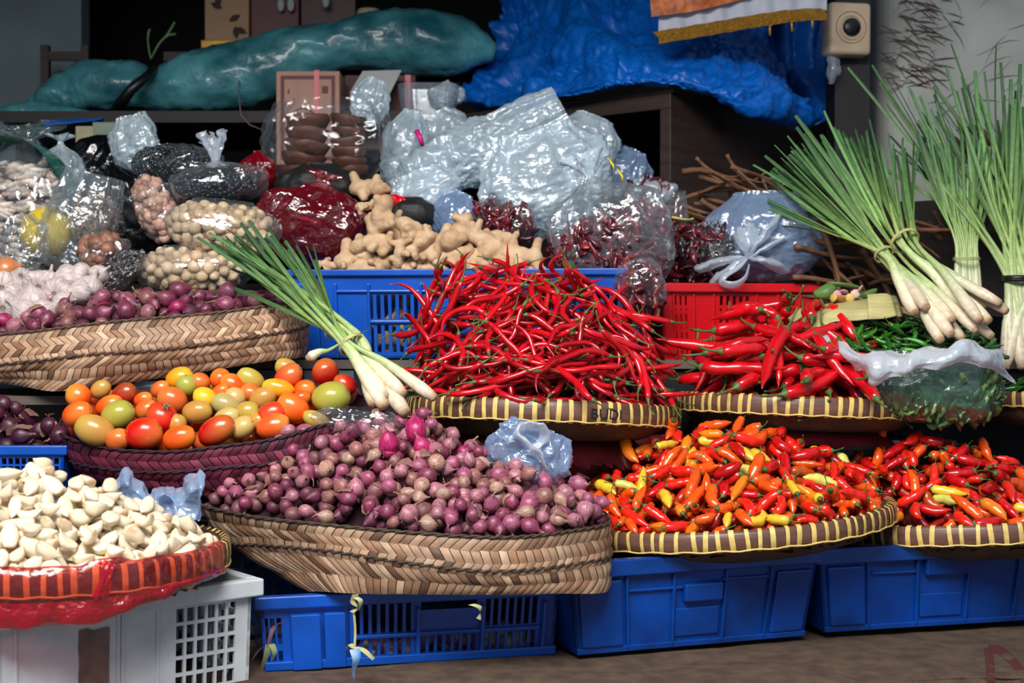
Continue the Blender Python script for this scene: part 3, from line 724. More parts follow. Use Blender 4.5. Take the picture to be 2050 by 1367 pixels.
# ---- prototypes
chili_m = pm('chili_skin', None, .24, src='object', var=.22, vscale=30, bump=.12, bscale=90, coat=.45, coat_rough=.16, spec=.5)
chili_attr_m = pm('chili_skin_under', None, .3, src='attr', var=.3, vscale=30, coat=.3)
stem_m = pm('chili_stem', C(84, 108, 52), .5, var=.4, vscale=50)
stem_dark_m = pm('chili_stem_dark', C(58, 84, 48), .55, var=.4, vscale=50)
def chili(name, L, r, curve, wig, seed, stem_len, stem_r, cat, blunt=False, stem_mat=None, seg=8, n=16, calyx=1.25):
    rnd = random.Random(seed); path = []; rad = []
    ph = rnd.uniform(0, 6); cz = rnd.uniform(-.3, .3); ph2 = rnd.uniform(0, 6)
    a = 0; p = Vector((0, 0, 0))
    for i in range(n):
        t = i / (n - 1); path.append(p.copy())
        a = curve * (t - .3) * (1 + .3 * sin(3 * t + ph)) + wig * sin(t * 9 + ph)
        p = p + Vector((cos(a), sin(a), cz * sin(t * 4 + ph2) * .6)) * (L / (n - 1))
        if blunt: q = min(1, (t / .10) ** .5 if t < .10 else 1) * (.94 + .10 * sin(t * 3)) * (1 if t < .5 else max(.06, 1 - ((t - .5) / .5) ** 2.1))
        else: q = (min(1, .62 + t * 5) if t < .12 else 1) * (1 - .25 * t) * (1 if t < .62 else max(.04, 1 - ((t - .62) / .38) ** 1.35))
        rad.append(r * q * (1 + .07 * sin(t * 23 + ph)))
    c = sum(path, Vector()) / n; path = [q - c for q in path]
    v, f = tube(path, rad, seg)
    v = [q + Vector((nz3(q, 90), nz3(q + Vector((5, 5, 5)), 90), nz3(q + Vector((2, 8, 1)), 90))) * r * .2 for q in v]
    o = MB().add(v, f).build(name, chili_m); o['category'] = cat
    d = (path[0] - path[1]).normalized(); sp = [path[0] - d * r * .5]
    w = Vector((-d.y, d.x, 0)); bend = rnd.uniform(-1.2, 1.2); up = rnd.uniform(-.2, .5)
    for i in range(1, 8):
        t = i / 7; ang = bend * t; dd = d * cos(ang) + w * sin(ang) + Vector((0, 0, up * t)); sp.append(sp[-1] + dd * (stem_len / 7))
    sr = [r * .72 * calyx, r * .85 * calyx if blunt else r * .7, stem_r * 1.5, stem_r, stem_r, stem_r, stem_r * 1.1, stem_r * 1.35]
    v, f = tube(sp, sr, 6); MB().add(v, f).build('stem', stem_mat or stem_m, o)
    sph = [(path[i], max(rad[i], .002)) for i in range(0, n, 2 if n > 10 else 1)]
    return {'obj': o, 'sph': sph, 'r': r}
shallot_m = pm('shallot_skin', None, .38, src='object', var=.6, vscale=5, bump=.35, bscale=9, coat=.3, coat_rough=.22, meridian=22, spec=.5, detail=6)
shallot_attr_m = pm('shallot_skin_under', None, .5, src='attr', var=.5, vscale=40)
paper_m = pm('papery_skin', C(176, 132, 118), .6, var=.45, vscale=70, stretch=(1, 1, .3), transl=.25)
def shallot(seed, kind=0):
    r_ = random.Random(seed); R = .0152; el = r_.uniform(.95, 1.3)
    prof = [(.16, -.92), (.5, -.84), (.82, -.58), (.98, -.22), (1.0, .1), (.88, .42), (.62, .72), (.36, .93), (.2, 1.1), (.12, 1.25)]
    sx = r_.uniform(.82, 1.05); ph = r_.uniform(0, 6); two = kind == 1
    def fn(p, a, z):
        k = 1 + .05 * sin(2 * a + ph) + .03 * sin(5 * a + ph)
        if two: k -= .22 * max(0, cos(a - ph)) ** 8
        return Vector((p.x * k * sx, p.y * k, p.z * el)) * R + Vector((nz3((p.x * 2, p.y * 2, p.z * 2 + seed), 1), nz3((p.y * 2, p.z * 2, p.x + seed), 1), 0)) * R * .07
    v, f = lathe(prof, 14, fn); o = MB().add(v, f).build('shallot', shallot_m); o['category'] = 'shallot'
    L = r_.uniform(.35, .9); bx, by = r_.uniform(-.5, .5), r_.uniform(-.5, .5)
    path = [Vector((bx * t * t, by * t * t, el * (1.1 + L * t))) * R for t in (0, .3, .6, 1)]
    v, f = tube(path, [R * .26, R * .17, R * .12, R * .16], 6, flat=.5); b = MB().add(v, f); b.build('dry_neck', paper_m, o)
    b = MB()
    for i in range(5):
        a = r_.uniform(0, 6.3); q = r_.uniform(.15, .4)
        v, f = tube([Vector((0, 0, -.88 * el)) * R, Vector((cos(a) * q, sin(a) * q, -1.15 * el)) * R, Vector((cos(a) * q * 1.9, sin(a) * q * 1.9, -1.25 * el)) * R], R * .025, 3); b.add(v, f)
    b.build('roots', paper_m, o)
    if kind == 2:      # a loose flake of dry skin
        a0 = r_.uniform(0, 6); vs = []
        for j in range(6):
            for i in range(5):
                a = a0 + (i - 2) * .28; z = -.3 + j * .28; rr = 1.04 + .10 * abs(i - 2) + (.12 * max(0, j - 3)) + .05 * sin(j * 2 + i)
                k = rr * (1 - .34 * max(0, z) ** 2); vs.append(Vector((cos(a) * k * sx, sin(a) * k, z * el)) * R)
        MB().add(vs, grid_faces(5, 6)).build('loose_skin', paper_m, o)
    sph = [(Vector((0, 0, -.1 * R)), R * .98), (Vector((0, 0, R * .55 * el)), R * .7)]
    return {'obj': o, 'sph': sph, 'r': R}
clove_m = pm('peeled_garlic', None, .38, src='attr', var=.12, vscale=60, sss=.25, coat=.15, bump=.06, bscale=80)
def clove(seed):
    r_ = random.Random(seed); R = .0152; el = r_.uniform(1.1, 1.45); k0 = r_.uniform(.75, 1.0); bend = r_.uniform(.1, .4); fl = r_.uniform(.1, .45)
    prof = [(.12, -1.0), (.42, -.97), (.66, -.8), (.9, -.45), (1.0, -.1), (.93, .22), (.74, .5), (.46, .76), (.18, .98), (.03, 1.14)]
    def fn(p, a, z):
        x, y = p.x, p.y * k0
        if x < 0: x *= (.62 - fl)
        q = 1 + .13 * cos(3 * a + bend * 9); x *= q; y *= q; return Vector((z * el, y, -(x - bend * (z * z) + .1))) * R
    v, f = lathe(prof, 12, fn)
    c0 = C(232, 218, 190); c1 = C(206, 172, 132)
    cols = [tuple(c1[i] if p.x < -R * el * .93 else c0[i] * r0 for i in range(3)) + (1,) for p in v for r0 in [1.0]]
    o = MB().add(v, f, cols).build('garlic_clove', clove_m); o['category'] = 'garlic clove'
    sph = [(Vector((z * R * el, 0, 0)), R * q * .9) for z, q in ((-.6, .72), (-.15, .92), (.3, .82), (.7, .5))]
    return {'obj': o, 'sph': sph, 'r': R}

def in_tray(key, k=.95):
    c, a, b_, n, ra, rb = TRAYS[key]
    def f(X, Y):
        dx = X - c.x; dy = Y - c.y; return ((dx * a.x + dy * a.y) / (ra * k)) ** 2 + ((dx * b_.x + dy * b_.y) / (rb * k)) ** 2 < 1
    return f
def tray_front(key, n=9, k=.93, dz=-.004):
    c, a, b_, n_, ra, rb = TRAYS[key]; out = []
    for i in range(n):
        th = pi * i / (n - 1); out.append(c + a * (cos(th) * ra * k) + b_ * (sin(th) * rb * k) + n_ * dz)
    return out

def heap_cloves():
    c = TRAYS['clove'][0]
    ridge = [P(-190, 1075, 2.45), P(-60, 985, 2.45), P(10, 962, 2.45), P(90, 950, 2.46), P(150, 967, 2.46), P(250, 1006, 2.46), P(350, 1048, 2.46), P(440, 1085, 2.45)]
    H = Heap(tray_front('clove', k=.95), ridge, seed=11, inside=in_tray('clove', .93), outer=in_tray('clove', 1.04), layer=.058, g=1.25)
    pr = [clove(i) for i in range(7)]
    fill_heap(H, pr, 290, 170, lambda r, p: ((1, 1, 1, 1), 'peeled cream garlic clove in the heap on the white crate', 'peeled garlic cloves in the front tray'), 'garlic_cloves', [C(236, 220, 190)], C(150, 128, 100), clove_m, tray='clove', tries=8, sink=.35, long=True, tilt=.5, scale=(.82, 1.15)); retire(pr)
heap_cloves()

SH = [(C(176, 92, 122), 'pink purple'), (C(146, 62, 92), 'dark purple'), (C(196, 126, 140), 'dusty pink'), (C(166, 108, 104), 'brown skinned'), (C(186, 40, 106), 'bright magenta'), (C(194, 150, 132), 'pale tan')]
def heap_shallots():
    front = [P(412, 1006, 2.78), P(500, 1032, 2.70), P(650, 1050, 2.60), P(820, 1066, 2.54), P(1000, 1076, 2.53), P(1130, 1066, 2.57), P(1212, 1044, 2.66)]
    ridge = [P(415, 1003, 2.80), P(470, 975, 2.80), P(530, 925, 2.80), P(600, 895, 2.80), P(700, 875, 2.80), P(790, 868, 2.80), P(860, 872, 2.80), P(950, 915, 2.80), P(1050, 965, 2.80), P(1130, 1000, 2.78), P(1205, 1036, 2.70)]
    H = Heap(front, ridge, back_k=.7, seed=12, layer=.03, g=1.15)
    pr = [shallot(i, k) for i, k in enumerate((0, 1, 2, 0, 2, 1, 0))]
    def pick(r, p):
        hi = p.z > zat(920, 2.75); w = [4, 2.6, 5, 3.4, .25 + hi * 1.2, 1.8]
        c, w_ = r.choices(SH, w)[0]; return jit(r, c), w_ + ' shallot in the large heap in the front woven basket', 'shallots heaped in the front basket'
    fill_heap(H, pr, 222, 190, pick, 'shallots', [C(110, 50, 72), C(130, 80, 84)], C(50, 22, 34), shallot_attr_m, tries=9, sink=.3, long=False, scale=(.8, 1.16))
    # three bright ones crown the heap
    for (x, y, D, k, s) in ((832, 860, 2.74, 4, 1.42), (778, 888, 2.70, 4, 1.35), (846, 895, 2.70, 4, 1.1)):
        M = Matrix.Translation(P(x, y, D)) @ Euler((.3, .35, x)).to_matrix().to_4x4() @ Matrix.Scale(s, 4)
        copy_thing(pr[0]['obj'], M, C(196, 36, 108), {832: 'largest bright magenta shallot with pointed tip, crowning the front heap', 778: 'round bright magenta shallot just left of the topmost one', 846: 'small bright magenta shallot right under the topmost one'}[x], 'shallots heaped in the front basket')
    # upper basket
    front = [P(-60, 668, 3.07), P(60, 664, 2.99), P(180, 650, 2.98), P(300, 638, 2.99), P(420, 628, 3.02), P(530, 613, 3.07), P(582, 604, 3.12)]
    ridge = [P(-60, 655, 3.17), P(40, 632, 3.17), P(120, 612, 3.17), P(200, 602, 3.18), P(300, 592, 3.18), P(400, 592, 3.19), P(490, 590, 3.19), P(575, 600, 3.17)]
    H2 = Heap(front, ridge, back_k=.8, seed=14, layer=.028, g=1.2)
    def pick2(r, p):
        c, w_ = r.choices(SH[:5], [3, 5, 1.5, 1.5, 1.5])[0]; return jit(r, tuple(x * .8 for x in c)), w_ + ' shallot in the long basket above the tomatoes', 'shallots in the upper basket'
    fill_heap(H2, pr, 68, 60, pick2, 'shallots', [C(90, 40, 60)], C(44, 20, 30), shallot_attr_m, tries=9, sink=.3, long=False, scale=(.95, 1.3))
    # dark shallots in the little blue basket
    front = [P(-40, 890, 2.885), P(40, 890, 2.885), P(120, 892, 2.885)]; ridge = [P(-40, 815, 3.0), P(10, 815, 3.0), P(60, 855, 3.0), P(122, 885, 3.0)]
    H3 = Heap(front, ridge, seed=16, layer=.03)
    def pick3(r, p): return jit(r, C(84, 34, 56)), 'dark purple shallot in the low blue basket at the left edge', 'dark shallots in the blue basket'
    fill_heap(H3, pr, 20, 12, pick3, 'shallots', [C(60, 26, 40)], C(30, 14, 22), shallot_attr_m, tries=7, sink=.3, long=False, scale=(1.1, 1.4))
    retire(pr)
heap_shallots()

def heap_curly():
    ridge = [P(808, 795, 3.12), P(828, 705, 3.12), P(850, 650, 3.12), P(900, 606, 3.12), P(1000, 592, 3.12), P(1120, 590, 3.12), P(1190, 615, 3.12), P(1250, 655, 3.12), P(1300, 715, 3.12), P(1368, 790, 3.12)]
    c, a, b_, n, ra, rb = TRAYS['curly']
    front = tray_front('curly', k=.94)
    H = Heap(front, ridge, seed=21, inside=in_tray('curly', .93), outer=in_tray('curly', 1.04), layer=.125, g=1.1)
    pr = [chili('red_chili', .15 + .03 * (i % 3), .0062 + .0006 * (i % 2), [1.2, -1.6, .5, 2.4, -.7, 1.8, -2.6, .2][i], [.22, .3, .4, .15, .35, .28, .2, .45][i], 100 + i, .045, .0013, 'chili', n=18, seg=8, calyx=.9) for i in range(8)]
    def pick(r, p): return jit(r, C(196, 12, 28), .25), 'long thin curly red chili in the tall heap on the middle tray', 'curly red chilies on the middle tray'
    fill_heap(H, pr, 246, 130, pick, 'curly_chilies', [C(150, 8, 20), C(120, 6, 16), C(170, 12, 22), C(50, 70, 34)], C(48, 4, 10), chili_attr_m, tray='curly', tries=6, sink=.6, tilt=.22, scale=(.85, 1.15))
    # some stick out of the heap
    for (x, y, D, rz, ry) in ((905, 560, 3.1, .4, 1.2), (1012, 556, 3.1, .1, 1.5), (845, 618, 3.08, 2.2, 1.0), (1195, 585, 3.1, 2.8, .8), (835, 655, 3.05, 3.0, .9), (1250, 628, 3.08, 3.1, .15), (1320, 735, 3.0, .2, .1), (1330, 790, 2.98, .1, .0), (850, 745, 3.0, 3.2, .1), (1000, 600, 3.0, .9, .7)):
        M = Matrix.Translation(P(x, y, D)) @ (Matrix.Rotation(rz, 3, 'Z') @ Matrix.Rotation(-ry, 3, 'Y')).to_4x4()
        copy_thing(pr[int(x) % 8]['obj'], M, jit(H.r, C(206, 14, 26)), 'long thin curly red chili sticking out of the tall heap', 'curly red chilies on the middle tray')
    retire(pr)
    ridge = [P(1370, 770, 3.2), P(1400, 715, 3.2), P(1470, 690, 3.2), P(1550, 668, 3.2), P(1640, 668, 3.2), P(1700, 680, 3.2), P(1745, 720, 3.2), P(1790, 790, 3.2)]
    H = Heap(tray_front('big', k=.93), ridge, seed=22, inside=in_tray('big', .93), outer=in_tray('big', 1.04), layer=.09, g=1.15)
    pr = [chili('big_red_chili', .13 + .02 * (i % 3), .0135 + .001 * (i % 2), [.8, -1.0, .3, 1.5, -.5, .6][i], [.06, .1, .12, .05, .1, .05][i], 200 + i, .06, .0024, 'chili', n=18, seg=10, stem_mat=stem_m, calyx=.95) for i in range(6)]
    def pick(r, p): return jit(r, C(204, 12, 24), .15), 'thick glossy red chili on the tray right of the curly ones', 'thick red chilies'
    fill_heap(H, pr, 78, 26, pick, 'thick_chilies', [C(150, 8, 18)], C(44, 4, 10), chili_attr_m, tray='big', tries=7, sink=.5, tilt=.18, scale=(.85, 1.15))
    for (x, y, D, rz, ry) in ((1480, 690, 3.05, .15, .15), (1640, 665, 3.08, .1, .35), (1690, 715, 3.0, 3.2, .0), (1715, 760, 2.97, 1.9, .5), (1580, 660, 3.12, 3.4, -.1), (1385, 690, 3.14, 2.8, .2), (1500, 640 + 60, 3.02, .3, .0)):
        M = Matrix.Translation(P(x, y, D)) @ (Matrix.Rotation(rz, 3, 'Z') @ Matrix.Rotation(-ry, 3, 'Y')).to_4x4()
        copy_thing(pr[int(x) % 6]['obj'], M, jit(H.r, C(206, 14, 26)), 'thick glossy red chili lying on top of the pile right of the curly ones', 'thick red chilies')
    retire(pr)
heap_curly()

def heap_bird():
    def pp(base, n=8): return [chili('bird_chili', .052 + .012 * (i % 3), .0098 + .0012 * (i % 2), [.5, -.8, .2, 1.1, -.4, .9, -.2, 2.6][i], .05, base + i, .026, .0011, 'chili', blunt=True, n=12, seg=9, calyx=.8) for i in range(n)]
    R_ = [(C(226, 34, 18), 'red'), (C(240, 84, 14), 'orange'), (C(246, 128, 20), 'light orange'), (C(234, 190, 50), 'yellow'), (C(206, 206, 96), 'pale green'), (C(196, 14, 20), 'deep red')]
    ridge = [P(1140, 1035, 2.95), P(1160, 1000, 2.95), P(1210, 950, 2.95), P(1290, 915, 2.95), P(1370, 882, 2.95), P(1440, 864, 2.95), P(1510, 868, 2.95), P(1590, 900, 2.95), P(1680, 935, 2.95), P(1740, 965, 2.95), P(1775, 992, 2.95)]
    H = Heap(tray_front('orange', k=.95), ridge, seed=31, inside=in_tray('orange', .93), outer=in_tray('orange', 1.04), layer=.042, g=1.15)
    pr = pp(300)
    def pick(r, p):
        left = max(0, min(1, (1500 - (1025 + p.x / p.y * FPX)) / 350)); w = [4.5, 5.5 + 2.5 * left, 1.5 + 3.5 * left, .7 + .6 * left, .6, 1.6 * (1 - left) + .2]
        c, n = r.choices(R_, w)[0]; return jit(r, c), n + ' bird chili in the heap on the orange chili tray', 'bird chilies on the orange chili tray'
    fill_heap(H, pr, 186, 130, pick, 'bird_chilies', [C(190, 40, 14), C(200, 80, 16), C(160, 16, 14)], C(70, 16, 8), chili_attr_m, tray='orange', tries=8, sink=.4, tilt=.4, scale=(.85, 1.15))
    ridge = [P(1655, 1000, 3.05), P(1670, 950, 3.05), P(1720, 912, 3.05), P(1800, 882, 3.05), P(1880, 886, 3.05), P(1980, 915, 3.05), P(2060, 950, 3.05), P(2140, 1000, 3.05), P(2230, 1020, 3.05)]
    H = Heap(tray_front('red', k=.95), ridge, seed=32, inside=in_tray('red', .93), outer=in_tray('red', 1.04), layer=.042, g=1.15)
    def pick(r, p):
        c, n = r.choices(R_, [6, 4, .8, .5, .5, 5])[0]; return jit(r, c), n + ' bird chili in the heap on the red chili tray by the right edge', 'bird chilies on the red chili tray'
    fill_heap(H, pr, 112, 110, pick, 'bird_chilies', [C(180, 26, 14), C(150, 14, 14), C(200, 70, 16)], C(60, 10, 8), chili_attr_m, tray='red', tries=8, sink=.4, tilt=.4, scale=(.85, 1.15))
    retire(pr)
heap_bird()
# ------------------------------------------------------------------ tomatoes
def tomato_mat():
    m = pm('tomato_skin', None, .24, src='object', coat=.2, spec=.5)
    nt = m.node_tree; N = nt.nodes; L = nt.links; b = N['Principled BSDF']
    oi = [n for n in N if n.type == 'OBJECT_INFO'][0]; tc = [n for n in N if n.type == 'TEX_COORD'][0]
    n = N.new('ShaderNodeTexNoise'); n.inputs['Scale'].default_value = 14; n.inputs['Detail'].default_value = 1
    ad = N.new('ShaderNodeVectorMath'); ad.operation = 'ADD'; cb = N.new('ShaderNodeCombineXYZ'); ml = N.new('ShaderNodeMath'); ml.operation = 'MULTIPLY'; ml.inputs[1].default_value = 37
    L.new(oi.outputs['Random'], ml.inputs[0]); L.new(ml.outputs[0], cb.inputs[0]); L.new(cb.outputs[0], ad.inputs[0]); L.new(tc.outputs['Object'], ad.inputs[1]); L.new(ad.outputs[0], n.inputs[0])
    sp = N.new('ShaderNodeSeparateXYZ'); L.new(tc.outputs['Object'], sp.inputs[0])
    a = N.new('ShaderNodeMath'); a.operation = 'MULTIPLY_ADD'; a.inputs[1].default_value = 9; L.new(sp.outputs[2], a.inputs[0]); L.new(n.outputs['Fac'], a.inputs[2])
    r = N.new('ShaderNodeMapRange'); r.inputs[1].default_value = .42; r.inputs[2].default_value = .95; r.inputs[4].default_value = .75; L.new(a.outputs[0], r.inputs[0])
    hs = N.new('ShaderNodeHueSaturation'); hs.inputs['Hue'].default_value = .545; hs.inputs['Value'].default_value = 1.05; hs.inputs['Saturation'].default_value = .95; L.new(oi.outputs['Color'], hs.inputs['Color'])
    mx = N.new('ShaderNodeMix'); mx.data_type = 'RGBA'; L.new(r.outputs[0], mx.inputs[0]); L.new(oi.outputs['Color'], mx.inputs[6]); L.new(hs.outputs[0], mx.inputs[7]); L.new(mx.outputs[2], b.inputs['Base Color'])
    return m
def tomatoes():
    m = tomato_mat(); protos = []
    for k in range(4):
        def fn(p, a, z, k=k):
            s = 1 + .025 * cos(3 * a + k) * (1 if z > 0 else .5); return Vector((p.x * s, p.y * s, z + .03 * cos(a + k)))
        prof = [(.03, -1.0)] + [(sin(t) ** .93, -cos(t)) for t in [pi * i / 16 for i in range(1, 15)]] + [(.2, .955), (.08, .93)]
        v, f = lathe(prof, 24, fn); o = MB().add([p * .03 for p in v], f).build('tomato', m)
        sc = MB(); v, f = lathe([(.10, .935), (.12, .955), (.07, .975), (.02, .96)], 8); sc.add([p * .03 for p in v], f).build('stem_scar', pm('scar', C(150, 120, 60), .8), o)
        protos.append(o)
    Rd, Or, Yo, Gr, Ol, Br = C(206, 24, 16), C(232, 84, 18), C(234, 150, 24), C(168, 158, 62), C(190, 136, 64), C(206, 96, 40)
    L_ = [(157, 793, 52, 50, Or), (202, 779, 45, 36, Ol), (249, 789, 56, 44, C(160, 20, 16)), (155, 829, 66, 50, Or), (219, 812, 60, 42, Or), (236, 830, 70, 58, Gr), (190, 861, 82, 62, Ol), (292, 820, 50, 38, Br), (324, 835, 66, 60, Rd), (288, 868, 78, 66, Rd), (359, 877, 70, 52, Or), (434, 862, 82, 56, C(190, 18, 14)), (345, 800, 62, 52, Br), (360, 757, 58, 46, Yo), (374, 771, 46, 46, Gr), (321, 779, 42, 34, Br), (410, 796, 50, 42, C(236, 176, 30)), (395, 824, 62, 48, Ol), (453, 810, 62, 46, C(176, 154, 96)), (454, 836, 56, 40, C(196, 160, 96)), (441, 758, 42, 42, Or), (466, 769, 52, 42, Or), (502, 759, 60, 42, C(186, 156, 66)), (502, 786, 46, 38, Br), (471, 796, 44, 42, C(198, 160, 100)), (526, 798, 58, 46, Ol), (557, 777, 66, 38, Yo), (577, 755, 66, 48, Rd), (651, 745, 54, 58, C(196, 22, 18)), (587, 817, 72, 56, Or), (543, 830, 66, 50, Rd), (547, 853, 70, 48, C(230, 88, 34)), (663, 796, 78, 66, Gr), (611, 779, 46, 40, Or), (495, 824, 50, 42, C(182, 150, 62)), (485, 856, 54, 44, C(200, 158, 92)), (574, 737, 50, 40, Ol), (690, 770, 50, 42, Rd), (287, 800, 40, 32, Or), (355, 849, 40, 42, Ol), (634, 842, 62, 36, C(176, 140, 60)), (236, 880, 52, 46, Br), (400, 765, 42, 40, Br), (441, 786, 46, 32, Or), (602, 798, 42, 34, Or), (518, 842, 50, 40, Ol)]
    names = {id(Rd): 'red', id(Or): 'orange', id(Yo): 'yellow orange', id(Gr): 'greenish', id(Ol): 'olive orange', id(Br): 'brownish orange'}
    r = random.Random(5); i = 0; cx = []
    nb = MB()
    for (x, y, w, h, c) in L_:
        D = 2.785 + (885 - y) / 150 * .17 + .006 * r.random() - .012 * (w > 65)
        big = w > 60
        W = px2m(w, D) / 2; H = px2m(h, D) / 2; p = P(x, y, D)
        src = protos[i % 4]; i += 1
        # long axis roughly across the view, stem end turned a little to the viewer
        yaw = r.uniform(-.5, .5); lean = r.uniform(.9, 1.35) * (1 if r.random() < .5 else -1)
        if h > w * .98: lean = r.uniform(-.35, .35)
        tiltx = r.uniform(.1, .5)
        Rm = Matrix.Rotation(tiltx, 3, 'X') @ Matrix.Rotation(lean, 3, 'Y') @ Matrix.Rotation(yaw, 3, 'Z')
        a, bb = (W, H) if abs(lean) > .8 else (H, W)
        M = Matrix.Translation(p) @ Rm.to_4x4() @ Matrix.Diagonal((bb / .03, bb / .03, a / .03, 1))
        cn = names.get(id(c)) or ('dark red' if c[0] > .3 and c[1] < .02 else 'pale olive')
        where = 'in the front row of the purple basket' if y > 848 else ('in the middle of the tomato pile' if y > 792 else 'at the back of the tomato pile')
        o = copy_thing(src, M, c, f'{"large" if big else "small"} {cn} plum tomato {where}', 'plum tomatoes in the purple basket'); o['category'] = 'tomato'
        if (x, y) == (324, 835):
            o['label'] = 'red plum tomato still carrying its grey green calyx'
            q = MB()
            for k in range(5):
                an = k * 2 * pi / 5; v, f = tube([Vector((0, 0, .0)), Vector((cos(an) * .006, sin(an) * .006, .002)), Vector((cos(an) * .013, sin(an) * .013, -.002))], [.0016, .0018, .0004], 5, flat=.5); q.add(v, f)
            v, f = tube([Vector((0, 0, 0)), Vector((.001, 0, .007))], .0015, 5); q.add(v, f)
            q.build('calyx', pm('calyx_green', C(110, 120, 90), .7), o, True, (M.inverted() @ (Matrix.Translation(P(333, 813, D - .026)) @ Matrix.Rotation(.7, 4, 'X'))))
        q = p + Vector((r.uniform(-.01, .01), .055, -.03)); v, f = lathe([(.02, -1), (.7, -.7), (1, 0), (.7, .7), (.02, 1)], 10)
        if y < 850: nb.add([q + s_ * .026 for s_ in v], f, r.choice([Or, Br, Ol]))
        q = p + Vector((r.uniform(-.02, .02), .03, -.06))
        if 800 < y < 850 and x > 190: nb.add([q + s_ * .024 for s_ in v], f, r.choice([Or, Br, Ol]))
    u = nb.build('tomatoes', pm('tomato_under', None, .3, src='attr', coat=.3)); u['kind'] = 'stuff'
    for p in protos:
        for c in list(p.children): bpy.data.objects.remove(c)
        bpy.data.objects.remove(p)
tomatoes()

# ------------------------------------------------------------------ garlic heads and onion
def garlic_heads():
    m = pm('garlic_skin', C(206, 196, 190), .5, var=.0, vscale=4, bump=.5, bscale=7, meridian=14, sss=.05, col2=C(168, 144, 146))
    pr = []
    for k in range(4):
        def fn(p, a, z, k=k):
            q = 1 + .10 * abs(sin(a * (2 + k % 2) + k)) * (1 if z < .5 else .4) - .05; return Vector((p.x * q, p.y * q * (.9 + .04 * k), z))
        prof = [(.15, -.62), (.6, -.68), (.9, -.5), (1.0, -.15), (.96, .15), (.78, .42), (.48, .62), (.22, .78), (.14, 1.0), (.12, 1.25), (.1, 1.4)]
        v, f = lathe(prof, 32, fn); v = [Vector((p.x + .12 * k * .3 * max(0, p.z - .6), p.y, p.z)) for p in v]
        o = MB().add([p * .032 for p in v], f).build('garlic_bulb', m); b = MB()
        for i in range(9):
            a = i * .7; v, f = tube([Vector((cos(a) * .05, sin(a) * .05, -.62)), Vector((cos(a) * .22, sin(a) * .22, -.74))], .02, 3); b.add([p * .032 for p in v], f)
        b.build('roots', pm('garlic_roots', C(150, 125, 100), .8), o); pr.append(o)
    r = random.Random(8)
    spots = [(5, 572, 62), (42, 560, 52), (74, 568, 58), (64, 600, 70), (8, 610, 62), (132, 556, 58), (160, 551, 54), (118, 584, 58), (158, 584, 56), (98, 560, 50), (182, 570, 50), (46, 622, 58), (200, 548, 44), (25, 588, 48), (92, 622, 54), (-30, 590, 60), (130, 604, 50)]
    for i, (x, y, w) in enumerate(spots):
        D = 3.22 - (y - 550) * .0012; s = px2m(w, D) / 2 / .032
        M = Matrix.Translation(P(x, y, D)) @ Euler((r.uniform(-1.7, 1.2), r.uniform(-1.4, 1.4), r.uniform(0, 6))).to_matrix().to_4x4() @ Matrix.Scale(s, 4)
        o = copy_thing(pr[i % 4], M, None, 'white garlic head with papery skin at the left end of the upper basket', 'garlic heads in the upper basket'); o['category'] = 'garlic'
    for p in pr:
        for c in list(p.children): bpy.data.objects.remove(c)
        bpy.data.objects.remove(p)
    v, f = lathe([(.1, -.9), (.6, -.8), (.95, -.35), (1, 0), (.9, .4), (.5, .8), (.15, 1.0), (.1, 1.2)], 20); o = MB().add([p * .03 for p in v], f).build('onion', pm('onion_skin', C(208, 130, 80), .3, var=.3, vscale=40, stretch=(1, 1, .2), coat=.3), M=Matrix.Translation(P(14, 540, 3.25)) @ Matrix.Rotation(1.3, 4, 'Y'))
    v, f = tube([Vector((0, 0, .034)), Vector((.002, 0, .043))], [.004, .0015], 6); MB().add(v, f).build('dry_neck', paper_m, o)
    tag(o, 'orange brown onion lying above the white garlic heads', 'onion')
    # filling of the basket end under the garlic
    H = Heap([P(-60, 655, 3.1), P(100, 650, 3.02), P(230, 625, 3.05)], [P(-60, 600, 3.25), P(100, 585, 3.25), P(230, 590, 3.25)], layer=.02, seed=3)
    b = MB(); H.mound(b, C(150, 130, 130)); b.build('garlic_filling', pm('garlic_under', None, .7, src='attr'))['kind'] = 'stuff'
garlic_heads()

# ------------------------------------------------------------------ ginger
def blob_mesh(name, balls, voxel, mat, cols=None, disp=.0, seed=0, smooth_it=6):
    """one skin grown over overlapping balls"""
    bm = bmesh.new()
    for c, r, *s in balls:
        M = Matrix.Translation(c) @ (s[0].to_4x4() if s else Matrix.Identity(4)) @ Matrix.Diagonal((r if not isinstance(r, tuple) else r[0], r if not isinstance(r, tuple) else r[1], r if not isinstance(r, tuple) else r[2], 1))
        bmesh.ops.create_icosphere(bm, subdivisions=2, radius=1, matrix=M)
    me = bpy.data.meshes.new('tmp'); bm.to_mesh(me); bm.free(); o = link('tmp', me)
    rm = o.modifiers.new('r', 'REMESH'); rm.mode = 'VOXEL'; rm.voxel_size = voxel
    sm = o.modifiers.new('s', 'SMOOTH'); sm.iterations = smooth_it; sm.factor = .5
    bpy.context.view_layer.update(); dg = bpy.context.evaluated_depsgraph_get()
    res = bpy.data.meshes.new_from_object(o.evaluated_get(dg)); bpy.data.objects.remove(o)
    for v in res.vertices:
        if disp: v.co += v.normal * (disp * (nz3(v.co + Vector((seed, 0, 0)), 60) + .5 * nz3(v.co, 160)))
    for p in res.polygons: p.use_smooth = True
    res.materials.clear(); res.materials.append(mat); res.name = name
    return res
ginger_m = pm('ginger_skin', C(208, 178, 144), .6, var=.0, vscale=26, col2=C(178, 142, 106), bump=.9, bscale=80, spec=.35, bdist=.003)
GPR = []
